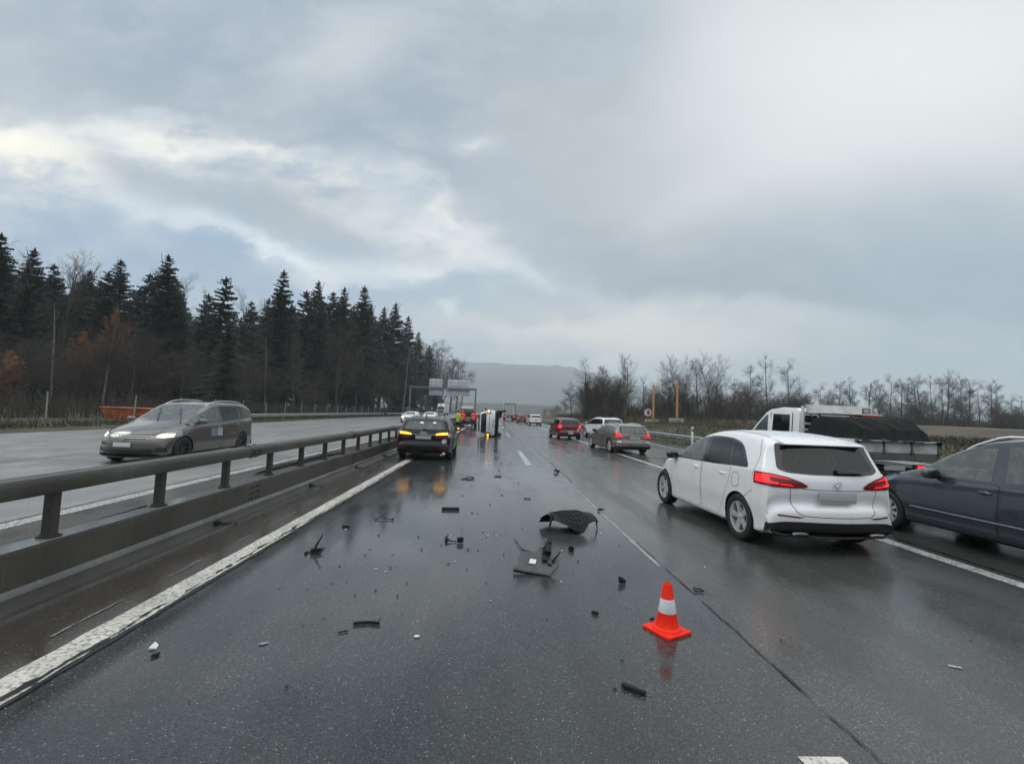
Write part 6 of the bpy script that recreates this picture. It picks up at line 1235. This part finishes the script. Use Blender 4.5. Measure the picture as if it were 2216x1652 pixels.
# ================================================================ land beside the road
M_bank = PM('winter_grass', (.050, .052, .024), .95, nz=.6, nsc=.5, bump=.8, bsc=4)
M_soil = PM('forest_floor', (.045, .036, .026), .95, nz=.5, nsc=.6, bump=.8, bsc=4)
M_field = PM('brown_field', (.085, .068, .050), .95, nz=.35, nsc=.25, bump=.6, bsc=2)
def terrain(name, xs, y0, y1, ny, fz, mat, base):
    vs = []; nx = len(xs)
    for j in range(ny+1):
        y = y0+(y1-y0)*(j/ny)**1.7
        for i, x in enumerate(xs): X = base(y)+x; vs.append((X, y, fz(x, y)+(.12*mnoise.noise(Vector((X*.35, y*.2, 3)))+.05*mnoise.noise(Vector((X*1.3, y*.9, 8))) if i else 0)))
    m = MB(); m.add(vs, [(j*nx+i, j*nx+i+1, (j+1)*nx+i+1, (j+1)*nx+i) for j in range(ny) for i in range(nx-1)]); o = m.build(name, mat, None, 180, fix=False); return tag(o, kind='structure')
ST = lambda a, b, x: (lambda t: t*t*(3-2*t))(max(0, min(1, (x-a)/(b-a))))
terrain('grass_bank', [-.3, .4, 1, 1.6, 2.4, 3.2, 4.2, 5.5, 7, 10, 15, 25, 40, 70, 120, 250, 600], 2, 700, 70, lambda x, y: -.05+1.30*ST(1.0, 6.5, x)+.35*ST(8, 40, x)+.3*ST(40, 200, x), M_bank, lambda y: xr(y))
terrain('brown_field', [0, 3, 8, 15, 30, 60, 120], 22, 84, 20, lambda x, y: 1.32+.75*ST(0, 5, x)+.2*ST(30, 100, x), M_field, lambda y: 27+.1*y)
terrain('forest_floor', [.3, -.4, -1.2, -2.2, -3.2, -5, -7, -10, -15, -25, -40, -70, -140], -8, 420, 70, lambda x, y: -.05+.35*ST(1, 5, -x)+.9*ST(6, 60, -x), M_soil, lambda y: -21.0 if y < 40 else -21.9)
terrain('grass_verge', [.34, -.4, -1.2, -2.4, -3.6, -4.6], -8, 300, 60, lambda x, y: .02+.36*ST(1, 5, -x)-.10*ST(3.4, 4.6, -x), M_bank, lambda y: -20.9 if y < 40 else -21.8)
def blades(name, area, n, hmin, hmax, mats, lean=.3, wd=.02, zf=None, seed=1, per=1):
    r = random.Random(seed); m = MB()
    for _ in range(n):
        x, y, z = area(r); h = r.uniform(hmin, hmax); k = r.choice(range(len(mats)))
        for _ in range(per):
            a = r.uniform(0, 2*pi); dx, dy = cos(a)*lean*h*r.random(), sin(a)*lean*h*r.random(); w = wd*r.uniform(.6, 1.4); b = r.uniform(0, pi); wx, wy = cos(b)*w/2, sin(b)*w/2
            ox, oy = r.uniform(-.3, .3)*(per > 1), r.uniform(-.3, .3)*(per > 1); hh = h*r.uniform(.5, 1)
            m.add([(x+ox-wx, y+oy-wy, z-.05), (x+ox+wx, y+oy+wy, z-.05), (x+ox+dx+wx*.3, y+oy+dy+wy*.3, z+hh), (x+ox+dx-wx*.3, y+oy+dy-wy*.3, z+hh)], [(0, 1, 2, 3)], k)
    o = m.build(name, mats, None, 180, fix=False); return tag(o, kind='stuff')
G1 = PM('dry_grass', (.16, .13, .07), .9); G2 = PM('green_grass', (.050, .056, .026), .9); G3 = PM('brown_stalk', (.075, .055, .035), .9); G4 = PM('bramble', (.045, .038, .028), .9); G5 = PM('evergreen_bramble', (.022, .034, .016), .9)
zb_ = lambda x, y: -.05+1.30*ST(1.0, 6.5, x-xr(y))+.35*ST(8, 40, x-xr(y))
def ar(r): y = 14+(90-14)*r.random()**1.5; x = xr(y)+1.4+r.random()*10; return x, y, zb_(x, y)
blades('bank_grass', ar, 5600, .08, .32, [G2, G2, G3, G4, G3], .9, .05, seed=2, per=3)
def ar2(r): y = r.uniform(24, 60); x = xr(y)+r.uniform(4, 9); return x, y, zb_(x, y)
blades('dry_reeds', ar2, 500, .4, .9, [G1, G1, G3], .3, .035, seed=3, per=3)
def al(r): y = 8+(140-8)*r.random()**1.4; return -21.6-r.random()*3.4, y, .15
blades('verge_grass', al, 4200, .1, .35, [G2, G2, G3], .5, .05, seed=4, per=3)
def au(r):
    y = 14+(330-14)*r.random()**1.3; x = -26.5-r.random()**1.5*26; return x, y, .25
blades('undergrowth', au, 12000, .5, 2.4, [G4, G4, G3, G4, G5, PM('rust_leaf_brush', (.075, .038, .02), .9)], .35, .05, seed=6, per=3)
def aru(r): x = r.uniform(24, 150); y = 92+r.uniform(0, 45)+max(0, x-60)*.2; return x, y, 1.5
blades('hedge_brush', aru, 9000, 1.2, 4.6, [G4, G4, G3, G5, G5], .6, .10, seed=7, per=3)
def aru2(r): y = r.uniform(52, 130); x = xr(y)+r.uniform(7, 24); return x, y, zb_(x, y)
blades('roadside_brush', aru2, 3000, .4, 1.5, [G4, G3, G5, G1], .45, .05, seed=8, per=3)
# ================================================================ trees
M_bark = PM('bark', (.055, .048, .040), .9, nz=.3, nsc=3, bump=.5, bsc=12); M_barkl = PM('pale_bark', (.16, .15, .135), .85, nz=.4, nsc=3, bump=.4, bsc=12); M_twig = PM('twigs', (.058, .050, .043), .9); M_twigb = PM('brown_twigs', (.060, .048, .038), .9, nz=.4, nsc=.4)
M_birch = PM('birch_twigs', (.10, .078, .068), .9)
M_need = PM('spruce_needles', (.012, .020, .012), .85, nz=.5, nsc=.6); M_need2 = PM('young_spruce_needles', (.024, .040, .018), .85, nz=.45, nsc=.8); M_rust = PM('rust_leaves', (.20, .070, .026), .8, nz=.5, nsc=.9); M_ivy = PM('ivy_leaves', (.014, .022, .012), .7, nz=.4, nsc=1)
def spruce_meshes(seed, H, base, spread, mat, whorl=.34, taper=.85):
    r = random.Random(seed); t = MB(); t.path([(r.uniform(-.1, .1)*i, r.uniform(-.1, .1)*i, H*i/8) for i in range(9)], [.018*H*(1-i/8)+.02 for i in range(9)], 7)
    c = MB(); z = base*H
    while z < H-.25:
        f = (z-base*H)/(H*(1-base)); L0 = spread*(1-f)**taper*(.35+.65*min(1, f*6+.45)); nb = r.randint(5, 7) if f < .85 else 4; a0 = r.random()*6.28
        if r.random() < .04: z += whorl; continue
        for b in range(nb):
            a = a0+2*pi*b/nb+r.uniform(-.3, .3); L = L0*r.choice((.5, .7, .85, .95, 1.0, 1.1, 1.3))*r.uniform(.9, 1.1)+.18; dx, dy = cos(a), sin(a); zo = z; z = min(H-.2, z+r.uniform(-.9, .9)*whorl*1.3); dr = r.uniform(.18, .5)*(1-f*.9)
            n = max(2, int(L/.30)); 
            for k in range(n+1):
                s = (k+.4)/(n+.4); X = L*s; Z = z+.10*L*s-dr*L*s*s*1.2+(.12*L*s**3)
                w = (.34+.34*(1-s))*min(1, L/1.6)*r.uniform(.7, 1.25); hang = r.uniform(.12, .42)*min(1, L/2)
                for sg in (1, -1):
                    q = r.uniform(.5, 1.0); px, py = -dy*sg*w*q, dx*sg*w*q; e = .13+.12*r.random(); 
                    x0, y0 = dx*X, dy*X; x1, y1 = dx*(X+w*.55)+px, dy*(X+w*.55)+py
                    c.add([(x0-dx*e, y0-dy*e, Z), (x0+dx*e, y0+dy*e, Z+.02), (x1+dx*.05, y1+dy*.05, Z-hang), (x1-dx*.08, y1-dy*.08, Z-hang-.05)], [(0, 1, 2, 3)])
            z = zo
        z += whorl*r.uniform(.7, 1.3)*(1-.58*f)
    for k in range(4): a = k*1.6; c.add([(0, 0, H-.6), (cos(a)*.22, sin(a)*.22, H-.5), (0, 0, H+.25)], [(0, 1, 2)])
    tm = t.mesh('trunk'); tm.materials.append(M_bark); smooth(tm, 180); cm = c.mesh('crown', fix=False); cm.materials.append(mat); return tm, cm
def bare_meshes(seed, H, spread=.34, trunk=.45, nlev=(9, 7, 6, 4), up=.45, twig=M_twig, bark=M_bark, leaves=None, weep=0.0, tw=1.0, stems=1, leafn=1, lean=.12):
    r = random.Random(seed); T = MB(); C = MB()
    def seg(mb, a, b, r0, r1, n):
        d = b-a
        if d.length < 1e-4: return
        d.normalize(); p = d.orthogonal(); p.normalize(); q = d.cross(p); k = len(mb.v)
        for c, rr in ((a, r0), (b, r1)):
            for i in range(n): an = 2*pi*i/n; v = c+(p*cos(an)+q*sin(an))*rr; mb.v.append((v.x, v.y, v.z))
        for i in range(n): mb.f.append((k+i, k+(i+1) % n, k+n+(i+1) % n, k+n+i)); mb.mi.append(0)
    def grow(p, d, L, rad, lev):
        n = (7, 5, 4, 3, 2)[lev]; pts = [p]; dd = d.copy()
        for i in range(n):
            dd = dd+Vector((r.uniform(-1, 1), r.uniform(-1, 1), r.uniform(-.6, 1)))*(.05 if lev == 0 else .16)
            if lev: dd.z += (up*.16 if lev < 3 else .03)-weep*(.30 if lev >= 2 else .02)*(i/n)
            dd.normalize(); pts.append(pts[-1]+dd*(L/n))
        mb = T if lev == 0 else C
        for i in range(n): seg(mb, pts[i], pts[i+1], rad*(1-.72*i/n), rad*(1-.72*(i+1)/n), 7 if lev == 0 else 4 if lev == 1 else 3)
        if leaves and lev >= 2:
            for q in pts[1:]:
                for _ in range(leafn):
                    o = q+Vector((r.uniform(-.3, .3), r.uniform(-.3, .3), r.uniform(-.25, .2))); a = Vector((r.uniform(-1, 1), r.uniform(-1, 1), r.uniform(-.5, .5))).normalized()*r.uniform(.07, .16); b = a.orthogonal().normalized()*r.uniform(.05, .10)
                    k = len(C.v); C.v += [tuple(o-a), tuple(o+b), tuple(o+a), tuple(o-b)]; C.f.append((k, k+1, k+2, k+3)); C.mi.append(1)
        if lev >= len(nlev): return
        for i in range(nlev[lev]):
            s = (trunk if lev == 0 else .22)+(1-(trunk if lev == 0 else .22))*(i+r.random())/nlev[lev]; s = min(s, .99); j = min(n-1, int(s*n)); q = pts[j]+(pts[j+1]-pts[j])*(s*n-j); ax = (pts[j+1]-pts[j]).normalized()
            pr = ax.orthogonal().normalized(); pr.rotate(Matrix.Rotation(r.uniform(0, 2*pi), 3, ax)); an = r.uniform(.55, 1.05) if lev < 2 else r.uniform(.5, 1.1)
            nd = ax*cos(an)+pr*sin(an)
            LL = (H*spread*(1.25-.75*s) if lev == 0 else L*(.62-.25*s))*r.uniform(.7, 1.2)
            grow(q, nd.normalized(), LL, max(.006*tw, rad*(.42 if lev == 0 else .5)*(1-.6*s)+.004*tw), lev+1)
    for k in range(stems):
        a = r.uniform(0, 6.28); grow(Vector((cos(a)*.3*(stems > 1), sin(a)*.3*(stems > 1), 0)), Vector((cos(a)*lean*(1 if stems > 1 else .3), sin(a)*lean*(1 if stems > 1 else .3), 1)).normalized(), H*(.93 if k == 0 else r.uniform(.65, .9)), H*.0135/(stems**.4), 0)
    tm = T.mesh('trunk', False); tm.materials.append(bark); smooth(tm, 180); cm = C.mesh('crown', False); cm.materials.append(twig)
    if leaves: cm.materials.append(leaves)
    return tm, cm
HREF = 20.0
SPR = [spruce_meshes(1, HREF, .18, 3.3, M_need), spruce_meshes(2, HREF, .08, 3.2, M_need), spruce_meshes(3, HREF, .30, 3.4, M_need, .38), spruce_meshes(4, HREF, .26, 2.7, M_need, .42, .7)]
YOUNG = spruce_meshes(7, HREF, .02, 5.6, M_need2, .55, .9)
BARE = [bare_meshes(11, HREF, .30, .40, (11, 8, 6, 4)), bare_meshes(12, HREF, .26, .5, (11, 7, 5, 3), bark=M_barkl), bare_meshes(13, HREF, .34, .25, (12, 7, 6, 3), up=.6), bare_meshes(14, HREF, .22, .45, (10, 6, 6, 3), stems=2)]
BROWN = [bare_meshes(21, HREF, .46, .14, (15, 8, 7, 4), twig=M_twigb, up=.7, tw=1.8), bare_meshes(22, HREF, .40, .18, (14, 8, 6, 4), twig=M_twigb, tw=1.8, stems=2)]
RUST = bare_meshes(31, HREF, .36, .12, (12, 7, 5), twig=M_twigb, leaves=M_rust, leafn=4)
BIRCH = bare_meshes(41, HREF, .27, .38, (10, 6, 6, 4), twig=M_birch, bark=M_barkl, weep=1.0, up=.8, stems=2, tw=1.5)
THICK = bare_meshes(51, HREF, .40, .16, (13, 8, 6, 4), stems=3, up=.5, tw=1.5, lean=.22)
FINE = [bare_meshes(61, HREF, .30, .18, (13, 8, 6, 4), tw=2.0), bare_meshes(62, HREF, .28, .25, (13, 8, 6, 4), tw=2.0), bare_meshes(63, HREF, .36, .14, (13, 8, 6, 4), tw=2.0, up=.2)]
def tree(name, meshes, x, y, z, H, label, group, cat='tree', wide=1.0, rz=None):
    e = empty(name, (x, y, z), RN.uniform(0, 6.28) if rz is None else rz, label, cat, group); k = H/HREF; e.scale = (k*wide, k*wide, k)
    for n, me in zip(('trunk', 'crown'), meshes): o = bpy.data.objects.new(n, me); COL.objects.link(o); o.parent = e
    return e
def top_to_H(xv, yt, Y, z0): p = AT(xv, yt, Y); return p.x, p.z-z0
GS = 'dark spruces of the forest on the left'; LS = 'tall dark green spruce in the forest left of the motorway'
GB = 'bare trees in the forest on the left'; LB = 'leafless broadleaf tree among the spruces left of the motorway'
front = [(4, 505, 56, 0), (76, 538, 62, 1), (118, 572, 68, 2), (196, 585, 74, 2), (262, 562, 70, 0), (236, 588, 66, 3), (365, 552, 68, 0), (325, 592, 74, 2), (452, 636, 82, 3), (490, 600, 76, 3), (545, 652, 88, 2), (583, 645, 84, 1), (615, 584, 80, 1), (664, 628, 94, 3), (690, 608, 98, 0), (722, 632, 104, 2), (746, 622, 104, 0), (790, 618, 106, 1), (832, 664, 122, 0), (857, 655, 126, 0), (884, 684, 140, 1), (906, 718, 158, 0), (930, 748, 190, 2)]
SKY = sorted([(a, b) for a, b, _, _ in front]+[(160, 560), (420, 630), (-120, 500), (1000, 800)])
def skyline(x):
    for (a, b), (c, d) in zip(SKY[:-1], SKY[1:]):
        if a <= x <= c: return b+(d-b)*(x-a)/(c-a)
    return 800
for xv, yt, Y, k in front:
    x, H = top_to_H(xv, yt, Y, .6); tree('spruce', SPR[k], x, Y, .6, H, LS, GS, wide=RN.uniform(.9, 1.15))
rr = random.Random(77)
def xv_of(x, y, z):
    q = CM.transposed() @ Vector((x, y, z-CH)); return 1108+F*q.x/-q.z
FY = sorted([(a, Y) for a, _, Y, _ in front]+[(-140, 50), (1000, 240)])
def frontY(x):
    for (a, b), (c, d) in zip(FY[:-1], FY[1:]):
        if a <= x <= c: return b+(d-b)*(x-a)/(c-a)
    return 240
n = 0
while n < 185:
    xv = rr.uniform(-120, 950); Y = frontY(xv)+rr.uniform(-5, 75); yt = skyline(xv)+rr.uniform(18, 105)+(22 if n % 2 else 0)
    p = AT(xv, yt, Y); X = p.x; H = min(p.z-.8, 33)
    if H < 7 or X > -25: continue
    if n % 6 == 0: tree('bare_tree', BARE[rr.randrange(4)], X, Y, .5, min(H, 26), LB, GB)
    else: tree('spruce', SPR[rr.randrange(4)], X, Y, .7, H, LS, GS, wide=rr.uniform(.85, 1.2))
    n += 1
for i in range(34):
    xv = rr.uniform(-60, 880); Y = frontY(xv)*rr.uniform(.62, .9); p = AT(xv, 880, Y)
    if p.x > -26: continue
    tree('bare_bush', (BROWN[0], BROWN[1], THICK)[i % 3], p.x, Y, .3, rr.uniform(3.5, 8.0), 'brown leafless bush in the undergrowth in front of the spruces', 'brown bushes at the forest foot', cat='bush', wide=1.35)
for xv, yt, Y, k in ((150, 565, 66, 0), (178, 562, 72, 3), (215, 570, 80, 1), (400, 610, 84, 0), (418, 625, 90, 3), (522, 648, 92, 0), (555, 668, 78, 2), (135, 640, 46, 1), (240, 690, 44, 1), (265, 700, 47, 1), (585, 720, 60, 1), (645, 735, 62, 0), (880, 740, 120, 1)):
    x, H = top_to_H(xv, yt, Y, .4); tree('bare_tree', BARE[k], x, Y, .4, H, LB, GB, wide=.9)
for i, (xv, yt, Y) in enumerate(((935, 745, 225), (950, 752, 235), (965, 748, 230), (980, 765, 255), (992, 778, 280), (1002, 792, 300), (945, 775, 250), (920, 742, 210))):
    x, H = top_to_H(xv, yt, Y, .5); tree('bare_tree', FINE[i % 3], x, Y, .5, H, 'leafless tree at the far right end of the forest above the sign gantry', 'bare trees at the far end of the forest', wide=1.25)
for i, (xv, yt, Y, lb, wd) in enumerate(((738, 716, 74, 'broad round brown leafless tree in front of the spruces, left of the sign gantry', 1.0), (600, 790, 60, 'low brown leafless tree right of the bright green young spruce', 1.2), (400, 770, 58, 'brown leafless tree behind the roof of the grey people carrier', 1.1), (840, 790, 95, 'low brown leafless tree just left of the sign gantry', 1.3), (310, 800, 47, 'low brown leafless bush above the orange skip', 1.3), (670, 800, 66, 'low brown leafless tree left of the broad round one', 1.3))):
    x, H = top_to_H(xv, yt, Y, .4); tree('brown_tree', BROWN[i % 2], x, Y, .4, H, lb, 'brown leafless trees at the forest edge', wide=wd)
for xv, yt, Y, lb, wd in ((188, 735, 46, 'beech with rust brown leaves left above the orange skip', .95), (14, 770, 42, 'beech with rust brown leaves at the left edge of the picture', 1.1), (255, 690, 58, 'tall slender beech with rust brown leaves deep in the forest', .7), (345, 800, 50, 'low rust brown beech behind the people carrier roof', 1.2)):
    x, H = top_to_H(xv, yt, Y, .4); tree('rusty_beech', RUST, x, Y, .4, H, lb, 'rust brown beeches at the forest edge', wide=wd)
x, H = top_to_H(497, 690, 50, .3); tree('young_spruce', YOUNG, x, 50, .3, H, 'bright green young spruce with boughs to the ground, right above the people carrier', None, wide=.95)
x, H = top_to_H(72, 818, 40, .3); tree('young_spruce', YOUNG, x, 40, .3, H, 'small dark young spruce at the forest foot, far left', None, wide=1.5)
# right side
right = [(1240, 832, 86, FINE[2], 1.2, 'low spreading leafless tree left of the ivy clad tree'), (1305, 792, 92, FINE[1], .9, 'slender leafless tree between the ivy clad tree and the birch'), (1394, 818, 84, BARE[2], .9, 'small leafless tree left beside the round red sign'), (1332, 850, 95, FINE[2], 1.2, 'low leafless bush under the birch'), (1222, 860, 110, FINE[0], 1.6, 'lowest leafless bush at the left end of the right hand trees'),
    (1445, 812, 82, FINE[0], .9, 'thin leafless tree between the two timber poles'), (1474, 780, 72, THICK, .85, 'wide leafless tree behind the right timber pole'), (1512, 784, 74, BARE[2], 1.0, 'upright leafless tree in the middle of the thicket'), (1548, 778, 76, THICK, .9, 'dense leafless tree on the right side of the thicket'), (1585, 826, 80, FINE[2], 1.2, 'lower leafless tree at the right end of the thicket'), (1500, 845, 66, THICK, 1.2, 'low dense brush tree at the foot of the thicket'),
    (1622, 792, 104, FINE[1], .8, 'left of three tall thin leafless trees above the pickup cab'), (1662, 773, 104, FINE[0], .8, 'tallest of three thin leafless trees above the pickup cab'), (1706, 786, 102, FINE[2], .75, 'right leaning one of three thin leafless trees above the pickup cab')]
for xv, yt, Y, me, wd, lb in right:
    x, H = top_to_H(xv, yt, Y, 1.3); tree('bare_tree', me, x, Y, 1.3, H, lb, 'bare trees on the right bank', wide=wd)
x, H = top_to_H(1272, 784, 76, 1.3); e = tree('ivy_tree', BARE[2], x, 76, 1.3, H, 'leafless tree with a trunk thickly clad in dark ivy', None, wide=.95, rz=1.0)
m = MB(); q = random.Random(9)
for _ in range(2600):
    s = q.random()**1.1; arm = q.choice((-1, 0, 0, 1)) if s > .38 else 0; a = q.random()*6.28
    rad = (.22+.55*abs(mnoise.noise(Vector((s*9, arm*3, 2))))+.15*(s < .5))*(1.15-.7*s)*q.uniform(.5, 1.25); ox = arm*(.25+3.4*(s-.38))*(1+.2*mnoise.noise(Vector((s*5, arm, 6))))
    c = Vector((ox+cos(a)*rad+.25*mnoise.noise(Vector((s*4, 1, 1))), sin(a)*rad, s*HREF*(.66 if arm == 0 else .56 if arm > 0 else .62))); d = Vector((q.uniform(-1, 1), q.uniform(-1, 1), q.uniform(-1, 1))).normalized()*.26; f = d.orthogonal().normalized()*.2; m.add([c-d, c+f, c+d, c-f], [(0, 1, 2, 3)])
m.build('ivy', M_ivy, e, 180, fix=False)
x, H = top_to_H(1354, 766, 76, 1.3); tree('birch', BIRCH, x, 76, 1.3, H, 'weeping birch with pale hanging twigs, right of the ivy clad tree', None, wide=.95)
for i, (xv, yt) in enumerate([(1730, 845), (1750, 842), (1775, 838), (1800, 828), (1822, 822), (1850, 814), (1875, 818), (1900, 826), (1925, 815), (1945, 812), (1972, 813), (1992, 815), (2012, 812), (2032, 818), (2052, 812), (2082, 810), (2100, 820), (2122, 822), (2142, 824), (2160, 832), (2194, 850), (2214, 862), (1838, 832), (1912, 832), (1960, 828), (2065, 826)]):
    xv += rr.uniform(-9, 9); yt += rr.uniform(-4, 10); Y = 118+(i*37 % 31)-15+(30 if xv > 2150 else 0); x, H = top_to_H(xv, yt, Y, 1.5); tree('bare_tree', FINE[i % 3], x, Y, 1.5, H, 'leafless tree in the row across the field, right of the pickup cab', 'row of bare trees across the field', wide=rr.uniform(.7, 1.15))
bq = random.Random(4)
for i in range(105):
    Y = bq.uniform(62, 112); xv = bq.uniform(1240, 1640) if i < 48 else bq.uniform(1640, 2216); Y = Y if i < 48 else bq.uniform(100, 125); p = AT(xv, 900, Y)
    tree('bare_bush', (BROWN+[THICK])[i % 3], p.x, Y, 1.2, bq.uniform(3.2, 7.5), 'brown leafless bush in the thicket along the right bank', 'brown bushes along the right bank', cat='bush', wide=1.5)
for i, xv in enumerate((1178, 1195, 1210)):
    x, H = top_to_H(xv, 884-i*3, 190-i*20, .8); tree('bare_bush', BROWN[i % 2], x, 190-i*20, .8, H, 'distant brown bush by the far guard rail, above the red hatchback', 'distant brown bushes by the far guard rail', cat='bush', wide=1.6)
# ================================================================ far hills and the damp air
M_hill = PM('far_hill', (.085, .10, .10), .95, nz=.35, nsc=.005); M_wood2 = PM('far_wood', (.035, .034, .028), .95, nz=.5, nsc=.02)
def ridge(name, Y, prof, depth, mat, rough, step, seed):
    xs = [-60+step*i for i in range(int(2400/step)+1)]; vs = []; nd = 10; f = tab(prof)
    for j in range(nd+1):
        for xv in xs:
            p = AT(xv, 892, Y); h = AT(xv, f(xv), Y).z; t = j/nd; s = sin(t*pi/2)**1.2
            y = Y-depth*(1-t); z = h*s*(1+rough*mnoise.noise(Vector((p.x*.0012, t*2.5, seed)))*(1-t)*1.4)+rough*h*.35*mnoise.noise(Vector((p.x*.02, y*.02, seed)))*s
            vs.append((p.x*(1-.25*(1-t)), y, max(-.5, z)))
    k = len(xs); m = MB(); m.add(vs, [(j*k+i, j*k+i+1, (j+1)*k+i+1, (j+1)*k+i) for j in range(nd) for i in range(k-1)])
    o = m.build(name, mat, None, 180, fix=False); return tag(o, kind='structure')
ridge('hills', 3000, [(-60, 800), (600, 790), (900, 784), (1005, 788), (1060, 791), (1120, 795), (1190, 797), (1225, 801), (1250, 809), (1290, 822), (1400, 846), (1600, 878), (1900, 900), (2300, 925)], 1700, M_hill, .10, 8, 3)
ridge('wooded_ridge', 1150, [(-60, 850), (900, 866), (1000, 871), (1100, 874), (1200, 878), (1400, 888), (1700, 905), (2000, 918), (2300, 930)], 500, M_wood2, .25, 3, 9)
m = MB(); m.box((0, 2150, 166), (9000, 5300, 334.2)); hz = m.build('haze', None, None, None); tag(hz, kind='stuff'); hm = bpy.data.materials.new('damp_air'); hm.use_nodes = True; ht = hm.node_tree; ht.nodes.clear()
vo = ht.nodes.new('ShaderNodeVolumePrincipled'); vo.inputs['Color'].default_value = (.86, .94, 1.0, 1); vo.inputs['Density'].default_value = .00042; vo.inputs['Anisotropy'].default_value = .1
oo = ht.nodes.new('ShaderNodeOutputMaterial'); ht.links.new(vo.outputs[0], oo.inputs['Volume']); hz.data.materials.append(hm)
